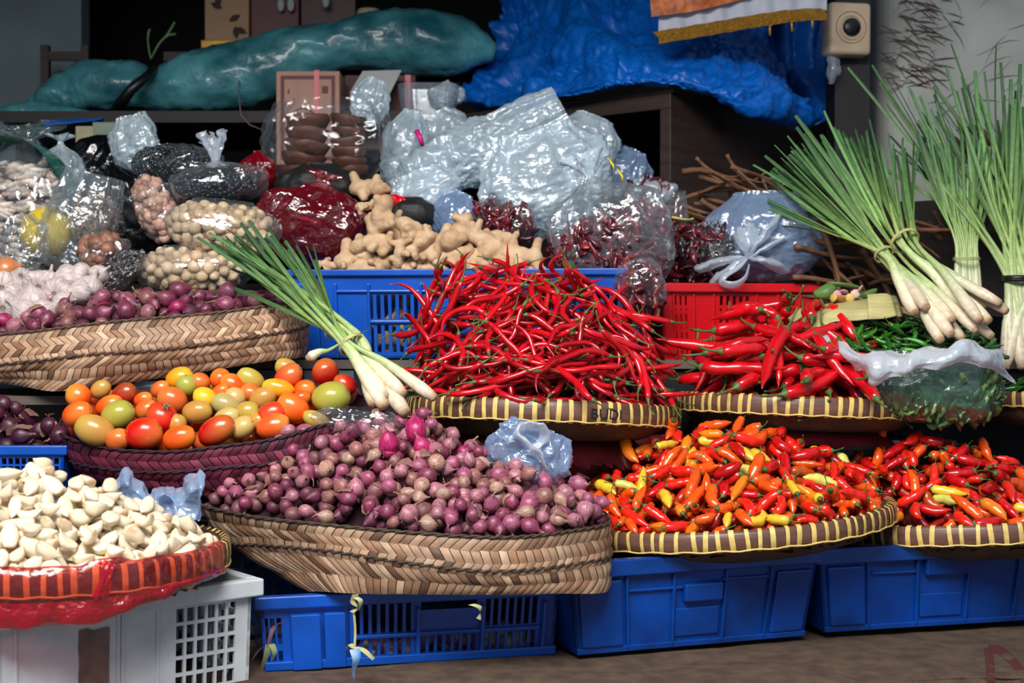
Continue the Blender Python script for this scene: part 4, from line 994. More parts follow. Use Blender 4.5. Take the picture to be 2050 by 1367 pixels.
def ginger():
    for k in range(8):
        r = random.Random(40 + k); balls = []; n = r.randint(3, 5); p = Vector((-.045, 0, 0)); a = r.uniform(-.3, .3)
        for i in range(n):
            q = r.uniform(.016, .023); balls.append((p.copy(), (q * 1.25, q * .9, q)))
            for s in range(r.randint(1, 3)):
                an = r.choice([1, -1]) * r.uniform(.8, 1.8); z = r.uniform(-.4, .7); d = Vector((cos(an + a) * .6, sin(an + a), z)).normalized(); ln = r.uniform(.022, .04)
                for t in (.35, .7, 1): balls.append((p + d * ln * t, q * (.74 - .22 * t)))
            st = r.uniform(.024, .032); a += r.uniform(-.5, .5); p = p + Vector((cos(a), sin(a) * .6, r.uniform(-.15, .3))) * st
        c = sum((b[0] for b in balls), Vector()) / len(balls); balls = [(b[0] - c, b[1]) for b in balls]
        me = blob_mesh('ginger_root', balls, .0035, ginger_m, disp=.0015, seed=k, smooth_it=3)
        GPR.append(me)
    S_ = [(760, 442, 118, 75, 3.44, 0), (740, 374, 80, 25, 3.62, 1), (812, 455, 118, -10, 3.47, 2), (842, 482, 72, 20, 3.43, 3), (750, 488, 96, 25, 3.44, 4), (745, 517, 96, -10, 3.40, 5), (800, 500, 66, 80, 3.42, 6), (832, 519, 92, 35, 3.39, 7), (880, 486, 120, 35, 3.44, 1), (930, 462, 80, 75, 3.47, 3), (906, 512, 104, 10, 3.38, 0), (946, 526, 100, 60, 3.36, 4), (972, 492, 130, -12, 3.42, 2), (1010, 518, 112, -20, 3.36, 5), (1052, 512, 130, -14, 3.38, 6), (1058, 544, 74, 0, 3.36, 7), (706, 520, 56, 0, 3.42, 3), (724, 536, 112, 3, 3.41, 1), (868, 540, 78, 10, 3.38, 2), (800, 541, 70, -10, 3.4, 4), (655, 531, 50, 0, 3.43, 0), (740, 410, 64, 10, 3.47, 7), (985, 545, 80, 0, 3.37, 3), (935, 556, 70, 0, 3.38, 5), (1190, 556, 40, 0, 3.4, 2), (790, 470, 80, -30, 3.47, 6), (1000, 480, 90, 10, 3.47, 4), (860, 500, 80, 70, 3.46, 0)]
    for i, (x, y, w, a, D, k) in enumerate(S_):
        if y > 505 and i not in (24,): D = max(D, 3.475 - .12 * (x - 640) / 640 * .9)
        me = GPR[k]; s = px2m(w, D) / (max(v.co.x for v in me.vertices) - min(v.co.x for v in me.vertices))
        s = max(.5, min(1.25, s))
        M = Matrix.Translation(P(x, y, D)) @ Matrix.Rotation(-math.radians(a), 4, 'Y') @ Matrix.Rotation(.4 * sin(i * 2.3) + .9, 4, 'X') @ Matrix.Scale(s, 4)
        o = link('ginger_root', me, None, M)
        lab = {0: 'upright knobbly ginger root at the top left of the ginger pile', 1: 'single ginger root set back beside the bag of palm sugar', 14: 'long pale ginger root pointing right at the end of the pile', 9: 'thin ginger root standing up in the middle of the pile', 24: 'small ginger piece alone at the right end of the blue crate', 20: 'small ginger piece at the left end of the blue crate'}
        tag(o, lab.get(i, 'knobbly tan ginger root heaped in the blue crate'), 'ginger', 'ginger roots in the blue crate')
    b = MB(); r = random.Random(4)      # what shows through the slots
    for i in range(42):
        me = GPR[r.randrange(8)]; x = r.uniform(600, 1260); D = 3.43 + r.uniform(0, .05); y = r.uniform(570, 715)
        M = Matrix.Translation(P(x, y, D + .02)) @ Euler((r.random() * 6, r.random() * 6, 0)).to_matrix().to_4x4() @ Matrix.Scale(.6, 4)
        b.add([M @ v.co for v in me.vertices][::1], [tuple(p.vertices) for p in me.polygons])
    b.build('ginger_roots', ginger_m)['kind'] = 'stuff'
ginger()

# ------------------------------------------------------------------ lemongrass
stalk_m = pm('lemongrass_stalk', None, .42, src='attr', var=.22, vscale=90, stretch=(1, 1, 1), bump=.15, bscale=200, spec=.4, coat=.1)
blade_m = pm('lemongrass_blade', None, .5, src='attr', var=.25, vscale=60, spec=.35, transl=.12)
def lg_col(t, r):
    st = [(0, C(214, 190, 160)), (.05, C(226, 210, 184)), (.14, C(214, 214, 178)), (.24, C(176, 196, 132)), (.45, C(138, 166, 92)), (.7, C(98, 134, 78)), (1, C(66, 104, 66))]
    for (a, c), (b, d) in zip(st, st[1:]):
        if t <= b: f = (t - a) / (b - a); return tuple((c[i] * (1 - f) + d[i] * f) * r for i in range(3)) + (1,)
    return st[-1][1]
def blade(b, path, w, shade, t0, rnd):
    """folded leaf blade, cut off straight"""
    n = len(path); v = []; col = []; f = []
    side0 = Vector((rnd.uniform(-1, 1), rnd.uniform(-.3, .3), rnd.uniform(-1, 1)))
    for i, p in enumerate(path):
        t = (path[min(n - 1, i + 1)] - path[max(0, i - 1)]).normalized(); s = side0 - t * side0.dot(t); s.normalize(); u = t.cross(s)
        k = w * (.8 + .35 * sin(pi * min(1, i / (n - 1) * .9))); c = lg_col(t0 + (1 - t0) * i / (n - 1), shade)
        c2 = tuple(x * 1.35 for x in c[:3]) + (1,)
        v += [p - s * k, p + u * k * .35, p + s * k]; col += [c, c2, c]
    for i in range(n - 1):
        for j in range(2): f.append((i * 3 + j, i * 3 + j + 1, i * 3 + j + 4, i * 3 + j + 3))
    b.add(v, f, col)
def lemongrass(label, stalks, ties, seed, spread=.05, rb=.0115, nbl=4, group=None):
    """stalks: [(base, waist, tip)] world points"""
    r = random.Random(seed); base = sum((s[0] for s in stalks), Vector()) / len(stalks)
    o = empty('lemongrass_bundle', base, label, 'lemongrass', group); T = Matrix.Translation(-base)
    for B, W, E in stalks:
        q = r.uniform(.85, 1.15); full = spline([B, B.lerp(W, .5) + Vector((0, 0, r.uniform(-.004, .006))), W, W.lerp(E, .5) + Vector((r.uniform(-1, 1), 0, r.uniform(-1, 1))) * .012, E], 30)
        full = arclen(full, 40); ns = 22; Ltot = sum((a - b_).length for a, b_ in zip(full, full[1:]))
        rad = []
        for i in range(ns):
            t = i / 39; rad.append(q * rb * (.72 + .3 * min(1, t / .04)) * (1 - .62 * min(1, max(0, t - .06) / .26)) * (1 - .45 * max(0, (t - .3) / .3)))
        sh = r.uniform(.85, 1.12); v, f = tube(full[:ns], rad, 9); col = [lg_col(i / 39, sh) for i in range(ns) for _ in range(9)]
        st = MB().add(v, f, col).build('stalk', stalk_m, o, True, T)
        # root end cut
        d = (full[0] - full[1]).normalized(); v, f = tube([full[0], full[0] + d * .003, full[0] + d * .006], [rad[0] * 1.02, rad[0] * .95, rad[0] * .5], 9)
        MB().add(v, f).build('cut_end', pm('cut_end', C(180, 146, 110), .8, var=.5, vscale=200), st)
        b = MB()
        for k in range(nbl):
            i0 = r.randint(12, 20); E2 = E + Vector((r.gauss(0, spread), r.gauss(0, spread * .6), r.gauss(0, spread))); L_ = r.uniform(.70, 1.0)
            pa = [full[i0], full[i0 + 2]]
            m = full[i0 + 2]; dirn = (full[i0 + 2] - full[i0]).normalized(); dist = (E2 - m).length
            for j in range(1, 9):
                t = j / 8 * L_; pa.append(m.lerp(E2, t) + dirn * dist * .07 * sin(pi * t))
            brown = r.random() < .05
            blade(b, pa, r.uniform(.0022, .0050), r.choice([.55, .75, .9, 1.1, 1.35]) * r.uniform(.9, 1.1), .42 + .1 * r.random(), r)
        b.build('leaf_blades', blade_m, st)
    for (c, R_, ax, mat, w) in ties:
        ax = ax.normalized(); s = ax.orthogonal().normalized(); t = ax.cross(s); b = MB()
        for kk in range(2):
            path = [c + ax * (.004 * kk) + s * (R_[0] * cos(a)) * 1 + t * (R_[0] * sin(a)) for a in [2 * pi * i / 28 for i in range(29)]]
            v, f = tube(path, w, 6, False); b.add(v, f)
        b.build('tie', mat, o, True, T)
straw_m = pm('straw_tie', C(186, 182, 120), .6, var=.3, vscale=60)
black_m = pm('black_rubber', C(18, 20, 24), .4)
def lemons():
    r = random.Random(2)
    # small bunch leaning on the front trays
    bs = [(868, 795, 2.80), (806, 788, 2.80), (811, 825, 2.78), (771, 796, 2.80), (747, 783, 2.82), (748, 808, 2.80), (768, 812, 2.79), (790, 770, 2.84), (735, 770, 2.85)]
    tp = [(600, 470, 3.1), (545, 462, 3.1), (450, 470, 3.1), (500, 465, 3.1), (430, 520, 3.1), (410, 455, 3.1), (470, 480, 3.12), (575, 470, 3.12), (440, 500, 3.12)]
    st = []
    for i, (B, E) in enumerate(zip(bs, tp)):
        w = (702 + (i % 3 - 1) * 16, 688 + ((i * 7) % 5 - 2) * 8, 2.87 + .012 * (i % 3)); st.append((P(*B), P(*w), P(*E)))
    ax = P(560, 520, 3.0) - P(790, 790, 2.8)
    lemongrass('small lemongrass bunch leaning between the tomatoes and the curly chilies', st, [(P(704, 690, 2.88), (.026,), ax, straw_m, .0028), (P(668, 664, 2.93), (.019,), ax, straw_m, .0012)], 1, .022, .0150, 5)
    # single stalk sticking out
    lemongrass('single pale lemongrass stalk poking out left of the small bunch', [(P(618, 716, 2.84), P(660, 700, 2.86), P(730, 672, 2.90))], [], 5, .01, .010, 1)
    # large bunch on the right
    bs = [(1831, 625, 3.0), (1853, 615, 2.98), (1882, 680, 2.95), (1902, 668, 2.94), (1925, 676, 2.98), (1952, 660, 2.94), (2000, 606, 2.98), (2013, 622, 2.99), (1978, 642, 2.95), (1984, 672, 2.97), (1960, 640, 2.92), (1905, 640, 2.96), (1940, 628, 3.0), (1870, 640, 3.02), (1975, 610, 3.02)]
    tp = [(1545, 385, 3.45), (1540, 335, 3.45), (1560, 285, 3.42), (1600, 250, 3.42), (1535, 305, 3.42), (1640, 245, 3.42), (1700, 240, 3.45), (1780, 275, 3.45), (1670, 262, 3.45), (1580, 262, 3.4), (1815, 262, 3.45), (1555, 350, 3.48), (1730, 250, 3.5), (1520, 300, 3.5), (1750, 300, 3.45)]
    st = []
    for i, (B, E) in enumerate(zip(bs, tp)):
        k = (E[0] - 1520) / 300; w = (1762 + 62 * k + (i % 3) * 5, 512 - 40 * k + (i % 2) * 8, 3.12 + .015 * (i % 3)); st.append((P(*B), P(*w), P(*E)))
    ax = P(1700, 380, 3.3) - P(1900, 640, 2.95)
    lemongrass('large lemongrass bunch lying on the green chilies, bulbs towards the right', st, [(P(1812, 484, 3.13), (.032,), ax, straw_m, .0022), (P(1770, 510, 3.13), (.021,), ax, straw_m, .0016)], 2, .026, .0135, 6)
    # upright bunch behind
    st = []
    for i in range(11):
        x = 1905 + i * 6; st.append((P(1920 + i * 4, 600 + (i % 3) * 12, 3.32), P(1912 + i * 4.4, 480, 3.35), P(1832 + i * 15, 262 + (i % 4) * 10, 3.45)))
    lemongrass('upright lemongrass bunch standing behind the large one', st, [(P(1935, 520, 3.33), (.03,), Vector((0, 0, 1)), straw_m, .0016)], 3, .022, .010, 5)
    st = []
    for i in range(17):
        E = [(1772, 150), (1760, 215), (1800, 190), (1860, 160), (1895, 150), (1925, 140), (1950, 150), (1975, 165), (2005, 145), (2040, 150), (2070, 190), (1960, 225), (2020, 220), (1890, 250), (1845, 230), (1990, 260), (2060, 260)][i]
        st.append((P(2012 + (i % 6) * 11, 735 - (i % 3) * 22, 3.22 + .01 * (i % 3)), P(2018 + (i % 7) * 7, 560, 3.28), P(E[0], E[1], 3.55)))
    lemongrass('tall lemongrass bunch with a black tie standing at the right edge', st, [(P(2038, 560, 3.28), (.034,), Vector((0, 0, 1)), black_m, .006)], 4, .05, .0135, 6)
lemons()

# ------------------------------------------------------------------ brown root sticks
def sticks():
    m = pm('dry_root_bark', C(122, 82, 54), .7, var=.5, vscale=30, bump=.5, bscale=60)
    r = random.Random(6); pr = []
    for k in range(6):
        L = .19; path = [Vector(((t - .5) * L, .010 * sin(t * 5 + k) + .008 * nz3((t * 3, k, 0)), .008 * cos(t * 4 + k * 2))) for t in [i / 11 for i in range(12)]]
        v, f = tube(path, lambda t: .0062 * (1.1 - .55 * t) * (1 + .12 * sin(t * 30 + k)), 7); b = MB().add(v, f)
        if k % 2:
            q = path[6]; v, f = tube([q, q + Vector((.03, .012, .022)), q + Vector((.055, .015, .046))], [.0045, .0035, .002], 6); b.add(v, f)
        pr.append(b.build('dried_root', m))
    for i in range(96):
        if i < 40: x, y, D = r.uniform(1375, 1545), r.uniform(350, 500), r.uniform(3.62, 3.74); a = r.gauss(-12, 20); z0 = 'left of the big lemongrass bunch'
        elif i < 80: x, y, D = r.uniform(1640, 1890), r.uniform(440, 600), r.uniform(3.38, 3.5); a = r.gauss(-25, 18); z0 = 'under the big lemongrass bunch'
        else: x, y, D = r.uniform(1890, 2020), r.uniform(300, 560), r.uniform(3.62, 3.7); a = r.gauss(-60, 18); z0 = 'behind the upright lemongrass'
        if y < 415 and i < 40 and x < 1410: y += 70
        M = Matrix.Translation(P(x, y, D)) @ Matrix.Rotation(-math.radians(a), 4, 'Y') @ Matrix.Rotation(r.uniform(-.4, .4), 4, 'Z') @ Matrix.Rotation(r.uniform(0, 6), 4, 'X') @ Matrix.Scale(r.uniform(.8, 1.25), 4)
        o = copy_thing(pr[i % 6], M, None, 'brown dried root stick in the tangle ' + z0, 'dried root sticks ' + z0); o['category'] = 'dried root'
    for (x, y, a) in ((1440, 348, -38), (1492, 352, -52)):
        M = Matrix.Translation(P(x, y, 3.6)) @ Matrix.Rotation(-math.radians(a), 4, 'Y') @ Matrix.Scale(.75, 4)
        o = copy_thing(pr[1], M, None, 'thick brown dried root poking up out of the tangle', 'dried root sticks left of the big lemongrass bunch'); o['category'] = 'dried root'
    for p in pr: bpy.data.objects.remove(p)
    # sack bed the sticks lie on
    b = MB(); v, f = sheet([[P(1360, 520, 3.66), P(1500, 530, 3.66), P(1700, 600, 3.5), P(2060, 640, 3.5)], [P(1350, 430, 3.74), P(1500, 420, 3.76), P(1700, 480, 3.62), P(2060, 480, 3.7)], [P(1350, 400, 3.9), P(1500, 380, 3.9), P(1700, 400, 3.8), P(2060, 400, 3.9)]], 30, 16, lambda p, u, v_: .015 * nz3(p, 12))
    b.add(v, f); o = b.build('sack', pm('dark_sack', C(52, 40, 34), .9, var=.3), smooth=True); tag(o, 'dark sack spread under the brown dried roots', 'sack')
sticks()
# ------------------------------------------------------------------ plastic bags
clear_m = film('clear_film', (.97, .985, 1, 1), C(206, 222, 232), .03, .34, .10, .35, 11, .22)
haze_m = film('hazy_clear_film', (.93, .97, 1, 1), C(218, 238, 250), .46, .5, .12, .5, 14, .42, .18)
half_m = film('half_hazy_film', (.96, .98, 1, 1), C(212, 232, 244), .08, .45, .11, .5, 13, .34)
thin_m = film('thin_clear_film', (.98, .99, 1, 1), C(206, 222, 232), .02, .22, .10, .3, 9, .16)
cuff_m = film('white_bag_film', (.9, .95, 1, 1), C(226, 236, 248), .78, .22, .28, .35, 14, .2)
blue_film_m = film('bluish_film', (.80, .88, 1, 1), C(164, 194, 234), .46, .4, .12, .45, 12, .4)
milky_m = film('milky_film', (.9, .95, 1, 1), C(224, 236, 248), .5, .38, .14, .4, 12, .4)
red_film_m = film('red_film', (.62, .02, .05, 1), C(214, 20, 46), .30, .30, .14, .5, 16, .4)
green_film_m = film('greenish_film', (.60, .78, .72, 1), C(110, 150, 136), .32, .34, .14, .5, 12, .3)
dark_film_m = film('smoky_film', (.42, .38, .42, 1), C(60, 54, 64), .25, .42, .12, .8, 22, .3)
black_bag_m = pm('black_bag_plastic', C(9, 11, 16), .16, bump=1.0, bscale=24, coat=.6, spec=.7, bdist=.01)
def bag_surface(rx, ry, rz, seed, sq=.82, neck=.14, top=.78):
    """local closed outline: body below, drawn in to a neck at the top"""
    r = random.Random(seed); ph = [r.uniform(0, 6) for _ in range(4)]
    def S(u, v, k=1.0):
        a = 2 * pi * u; ca, sa = cos(a), sin(a)
        x = math.copysign(abs(ca) ** sq, ca); y = math.copysign(abs(sa) ** sq, sa)
        if v < top:
            t = v / top * pi * .62; q = sin(min(t, pi / 2)) ** .62 if t < pi / 2 else 1 - (1 - cos(t - pi / 2)) * .9; z = -cos(t) * .9
        else:
            q0 = 1 - (1 - cos(pi * .12)) * .9; z0 = -cos(pi * .62) * .9; f = (v - top) / (1 - top); s = f * f * (3 - 2 * f)
            q = q0 * (1 - s) + neck * s; z = z0 + (1.0 - z0) * (f ** .85)
        w = 1 + .07 * sin(2 * a + ph[0]) + .05 * sin(3 * a + ph[1] + 2 * v)
        return Vector((x * q * rx * w * k, y * q * ry * w * k, z * rz * k))
    return S
def bag(label, px, py, D, w, h, depth, mat, roll=0, pitch=0, yaw=0, seed=1, crump=(9, .016), pleat=9, pl_amp=.14, tuft=None, neck=.14, sq=.82, tuft_mat=None, name='plastic_bag', cat='bag', group=None, top=.78, nu=96, nv=64, tuft_len=.35, tuft_w=1.0):
    rx, rz, ry = px2m(w, D) / 2, px2m(h, D) / 2, depth / 2
    S = bag_surface(rx, ry, rz, seed, sq, neck, top); v = []
    for j in range(nv):
        t = j / (nv - 1)
        for i in range(nu):
            u = i / nu; p = S(u, t); pk = max(0, (t - .45) / .55)
            m = 1 + pl_amp * pk * (1.0 - .35 * pk) * sin(2 * pi * u * pleat + 3 * sin(5 * t + seed)) + pl_amp * .4 * pk * sin(2 * pi * u * (pleat * 2 + 1) + seed)
            p = Vector((p.x * m, p.y * m, p.z)); n = Vector((p.x / rx ** 2, p.y / ry ** 2, p.z / rz ** 2 * .6)); n = n.normalized() if n.length > 0 else Vector((0, 0, 1))
            p = p + n * crumple(p + Vector((seed * 1.7, 0, 0)), crump[0], crump[1]) * (1 if t < .85 else .5)
            v.append(p)
    M = Matrix.Translation(P(px, py, D)) @ Euler((math.radians(pitch), -math.radians(roll), 0)).to_matrix().to_4x4() @ Matrix.Rotation(math.radians(yaw), 4, 'Z')
    f = grid_faces(nu, nv, True); f.append(tuple(range(nu - 1, -1, -1)))
    o = MB().add(v, f).build(name, mat, None, True, M); tag(o, label, cat, group)
    if tuft:
        b = MB(); L = rz * 2 * tuft_len; v = []; K = 60; J = 16
        for j in range(J):
            t = j / (J - 1); q = (neck * .72 + tuft_w * .5 * t ** 1.2) * rx
            for i in range(K):
                a = 2 * pi * i / K; m = 1 + .30 * sin(7 * a + 2 * t) * (.4 + t) + .15 * sin(13 * a)
                v.append(Vector((cos(a) * q * m, sin(a) * q * m * .55, rz * .97 + L * t * (1 + .22 * sin(3 * a + seed) * t))) + Vector((nz3((a, t * 3, seed), 2), 0, 0)) * q * .4 * t)
        b.add(v, grid_faces(K, J, True)).build('gathered_top', tuft_mat or mat, o)
    return o, M, (rx, ry, rz)
def inside_lumps(name, M, R_, n, size, mat, cols, seed, zr=(-.85, .5), k=.86, kind_shape='ball', front_only=True, squash=.8, core=None):
    """contents of a bag that nobody would count: one mesh"""
    r = random.Random(seed); rx, ry, rz = R_; b = MB()
    v, f = lathe([(.02, -.9), (.6, -.72), (.95, -.2), (.98, .1), (.6, .72), (.05, .95)], 24)
    zt = zr[1]; b.add([M @ Vector((p.x * rx * .84 * k, p.y * ry * .84 * k, max(zr[0], min(zt, p.z * .9)) * rz * .9)) for p in v], f, core or cols[0])
    cache = []
    for q in range(5):
        if kind_shape == 'ball': vv, ff = lathe([(.05, -.98), (.7, -.7), (1, 0), (.7, .7), (.05, .98)], 9)
        elif kind_shape == 'chip':
            vv, ff = lathe([(.05, -.3), (.7, -.28), (1, 0), (.7, .25), (.05, .3)], 9, lambda p, a, z: Vector((p.x, p.y, z + .35 * p.x * p.x)))
        elif kind_shape == 'straw': vv, ff = tube([Vector((-2.4, 0, 0)), Vector((-1, .4 * q / 4, .3)), Vector((1, -.3, .2)), Vector((2.4, .2, 0))], [.12, .2, .2, .1], 4)
        else:
            pts = [Vector((t * 3.2 - 1.6, sin(t * 3 + q) * .8, cos(t * 4 + q * 2) * .5)) for t in [i / 9 for i in range(10)]]
            vv, ff = tube(pts, [.62 * max(.12, sin(pi * (.12 + .83 * i / 9)) ** .8) * (1 + .2 * sin(i * 2.4 + q)) for i in range(10)], 6, flat=.55)
            vv = [p + Vector((nz3(p, 1.7), nz3(p + Vector((3, 3, 3)), 1.7), nz3(p, 2.1))) * .22 for p in vv]
        cache.append((vv, ff))
    for i in range(n):
        z = r.uniform(*zr); a = r.uniform(pi, 2 * pi) if front_only else r.uniform(0, 2 * pi)
        if front_only and r.random() < .25: a = r.uniform(0, 2 * pi)
        q = sqrt(max(.05, 1 - (z * .95) ** 2)) ** .8 * k
        if z > zt - .12: q *= r.random() ** .5
        c = Vector((cos(a) * q * rx * .93, sin(a) * q * ry * .93, z * rz * .9))
        Rm = Euler((r.uniform(0, 6), r.uniform(0, 6), r.uniform(0, 6))).to_matrix() if kind_shape != 'chip' else Euler((r.uniform(-.5, .5), r.uniform(-.5, .5), r.uniform(0, 6))).to_matrix()
        s = size * r.uniform(.75, 1.2); vv, ff = r.choice(cache)
        b.add([M @ (c + Rm @ (p * s)) for p in vv], ff, jit(r, r.choice(cols), .18))
    o = b.build(name, mat); o['kind'] = 'stuff'; return o
dry_m = pm('dried_chili_skin', None, .38, src='attr', var=.4, vscale=60, coat=.3, bump=.4, bscale=120)
nut_under_m = pm('nut_shell', None, .5, src='attr', var=.3, vscale=60)
bean_m = pm('black_beans', None, .3, src='attr', coat=.3)
def yellow_tie(px, py, D, w, ang, label, col=C(214, 204, 60), th=.004, parent=None):
    pass
def nuts_in_bag(M, R_, n, seed, label, group, rad=.0145, k=.86, zr=(-.9, .9)):
    r = random.Random(seed); rx, ry, rz = R_
    m = pm('candlenut', C(216, 188, 152), .48, var=.3, vscale=24, col2=None, bump=.2, bscale=90, sss=.05)
    pr = []
    for q in range(4):
        def fn(p, a, z, q=q): return Vector((p.x * (1 + .08 * sin(a + q)), p.y * (.86 + .03 * q), z * .9 + .06 * cos(2 * a)))
        v, f = lathe([(.06, -.98), (.45, -.9), (.8, -.62), (.98, -.2), (1, .1), (.86, .5), (.55, .82), (.2, 1.02), (.06, 1.1)], 14, fn)
        pr.append(MB().add([p * rad for p in v], f).build('candlenut', m))
    pts = []; tries = 0
    while len(pts) < n and tries < 9000:
        tries += 1; z = r.uniform(*zr); a = r.uniform(.9 * pi, 2.1 * pi); q = sqrt(max(0, 1 - z * z)) ** .75
        c = Vector((cos(a) * q * rx * k, sin(a) * q * ry * k, z * rz * k))
        if all((c - d).length > rad * 1.62 for d in pts): pts.append(c)
    for i, c in enumerate(pts):
        o = copy_thing(pr[i % 4], M @ Matrix.Translation(c) @ Euler((r.uniform(0, 6), r.uniform(0, 6), 0)).to_matrix().to_4x4() @ Matrix.Scale(r.uniform(.88, 1.12), 4), None, label, group); o['category'] = 'nut'
    for p in pr: bpy.data.objects.remove(p)
    inside_lumps('candlenuts', M, (rx * .86, ry * .86, rz * .86), 130, rad * .95, nut_under_m, [C(190, 160, 124), C(170, 138, 104)], seed + 9, zr=(-.9, .9), k=.9, core=C(90, 70, 50))
def bags():
    # --- candlenuts
    o, M, R_ = bag('clear bag of pale candlenuts, the lower of the two beside the shallots', 386, 540, 3.42, 222, 96, .16, clear_m, seed=1, top=.9, neck=.5, pl_amp=.04, sq=.8, crump=(10, .008))
    nuts_in_bag(M, R_, 82, 1, 'pale tan candlenut inside the lower clear nut bag', 'candlenuts in the lower bag')
    o, M, R_ = bag('clear bag tightly packed with pale candlenuts lying on the other nut bag', 442, 457, 3.42, 232, 112, .17, clear_m, roll=-4, seed=2, top=.9, neck=.5, pl_amp=.04, sq=.8, crump=(10, .006))
    nuts_in_bag(M, R_, 104, 2, 'pale candlenut inside the upper clear nut bag', 'candlenuts in the upper bag')
    # --- left end
    o, M, R_ = bag('tall clear sack of pale dried chips with a teal green band at the left edge', 42, 425, 3.66, 205, 290, .24, clear_m, seed=3, neck=.3, tuft=True, tuft_len=.12, crump=(8, .012), top=.86)
    inside_lumps('dried_chips', M, R_, 330, .022, nut_under_m, [C(206, 194, 182), C(186, 170, 160), C(220, 208, 196)], 3, zr=(-.95, .72), kind_shape='chip', k=.92, core=C(110, 98, 90))
    b = MB(); rx, ry, rz = R_; path = [Vector((rx * 1.03 * sin(a) , -ry * .75 * abs(cos(a)) ** .5 - .02, rz * .98 * cos(a))) for a in [-.95 + 3.0 * i / 40 for i in range(41)]]
    v = []
    for i, p in enumerate(path):
        for j in range(6): v.append(Vector((p.x * (1 - .0 * j), p.y + j * .030, p.z)) + Vector((0, 0, 0)))
    b.add(v, grid_faces(6, 41)).build('green_band', pm('green_ribbon', C(0, 128, 108), .3, coat=.4, var=.3, vscale=10, bump=.3, bscale=20), o)['label'] = 'teal green plastic band'
    bag('hazy plastic bag standing behind the sack with the teal band', 122, 352, 3.86, 84, 140, .12, haze_m, seed=4, tuft=True, tuft_len=.1)
    v, f = lathe([(.05, -.95), (.6, -.8), (.95, -.3), (1, .1), (.8, .6), (.4, .9), (.1, 1.0)], 40); k = px2m(104, 3.56) / 2
    o = MB().add([p * k for p in v], f).build('plastic_container', pm('yellow_plastic', C(214, 184, 44), .35, coat=.3), M=Matrix.Translation(P(92, 466, 3.56))); tag(o, 'rounded bright yellow plastic container between the left sack and the limp clear bag', 'container')
    bag('crumpled clear film in front of the yellow container', 48, 492, 3.36, 92, 120, .09, clear_m, roll=10, seed=5, crump=(14, .02), pl_amp=.25, neck=.5)
    o, M, R_ = bag('limp clear bag, open at the top, left of the black bag', 160, 448, 3.50, 150, 210, .14, half_m, roll=-16, seed=6, crump=(8, .016), neck=.8, pl_amp=.10)
    o, M, R_ = bag('clear bag of brown dried husks behind the garlic heads', 196, 440, 3.56, 96, 110, .13, clear_m, seed=7)
    inside_lumps('dried_husks', M, R_, 260, .009, nut_under_m, [C(156, 124, 92), C(128, 98, 72), C(176, 146, 112)], 7, zr=(-.9, .9), kind_shape='straw', k=.95, core=C(70, 52, 38))
    o, M, R_ = bag('clear bag of reddish brown nuts right behind the garlic heads', 205, 510, 3.44, 92, 84, .11, clear_m, roll=12, seed=8)
    inside_lumps('brown_nuts', M, R_, 90, .015, nut_under_m, [C(150, 104, 84), C(128, 86, 70)], 8, zr=(-.9, .9), core=C(60, 40, 34))
    bag('small smoky plastic bag slumped behind the upper shallots', 238, 542, 3.36, 62, 128, .07, dark_film_m, roll=-52, seed=9, crump=(12, .014), name='plastic_bag')
    # --- black contents
    bag('clear bag with a crinkled twisted top above the black beans', 276, 290, 3.78, 92, 118, .12, haze_m, seed=10, crump=(15, .02), neck=.6, roll=14)
    o, M, R_ = bag('clear bag of shiny black beans lying behind the black glossy bag', 350, 330, 3.74, 190, 84, .15, clear_m, seed=11, top=.9, neck=.4)
    inside_lumps('black_beans', M, R_, 420, .0065, bean_m, [C(14, 18, 26), C(26, 30, 38)], 11, zr=(-.9, .9), core=C(8, 8, 12), k=.93)
    bag('glossy black plastic bag slumping down beside the candlenuts', 258, 420, 3.60, 120, 206, .14, black_bag_m, roll=24, seed=12, crump=(11, .018), pl_amp=.1)
    bag('low black plastic bag in the dark behind the crinkled clear one', 222, 352, 3.92, 150, 190, .17, black_bag_m, seed=13, roll=-25)
    o, M, R_ = bag('clear bag of pinkish beige nuts squeezed between the black bags', 314, 420, 3.56, 78, 150, .11, clear_m, roll=24, seed=14)
    inside_lumps('beige_nuts', M, R_, 110, .014, nut_under_m, [C(196, 158, 140), C(172, 132, 116)], 14, zr=(-.9, .92), core=C(90, 66, 56))
    o, M, R_ = bag('dark filled clear bag tied with a white knot above the upper candlenut bag', 436, 366, 3.58, 196, 92, .16, clear_m, roll=6, seed=15, tuft=True, tuft_mat=milky_m, tuft_len=.55, tuft_w=.32, neck=.10, pl_amp=.2, pleat=11, top=.66, crump=(12, .012))
    inside_lumps('black_beans', M, R_, 300, .0068, bean_m, [C(14, 20, 30), C(28, 34, 44)], 15, zr=(-.9, .32), core=C(8, 9, 14), k=.9)
    bag('dark red plastic bag half hidden left of the palm sugar', 515, 345, 3.84, 76, 80, .10, red_film_m, seed=16)
    # --- palm sugar
    o, M, R_ = bag('clear bag holding two stacks of dark brown palm sugar rounds', 656, 292, 3.86, 262, 176, .20, thin_m, seed=17, tuft=False, neck=.75, crump=(8, .016), sq=.7, top=.82)
    bag('twisted clear bag top rising behind the palm sugar', 738, 206, 3.98, 70, 100, .07, haze_m, seed=117, roll=-20, crump=(14, .02), neck=.5)
    sm = pm('palm_sugar', C(76, 38, 22), .3, var=.6, vscale=18, col2=C(132, 72, 40), coat=.4, bump=.4, bscale=40)
    pr = []
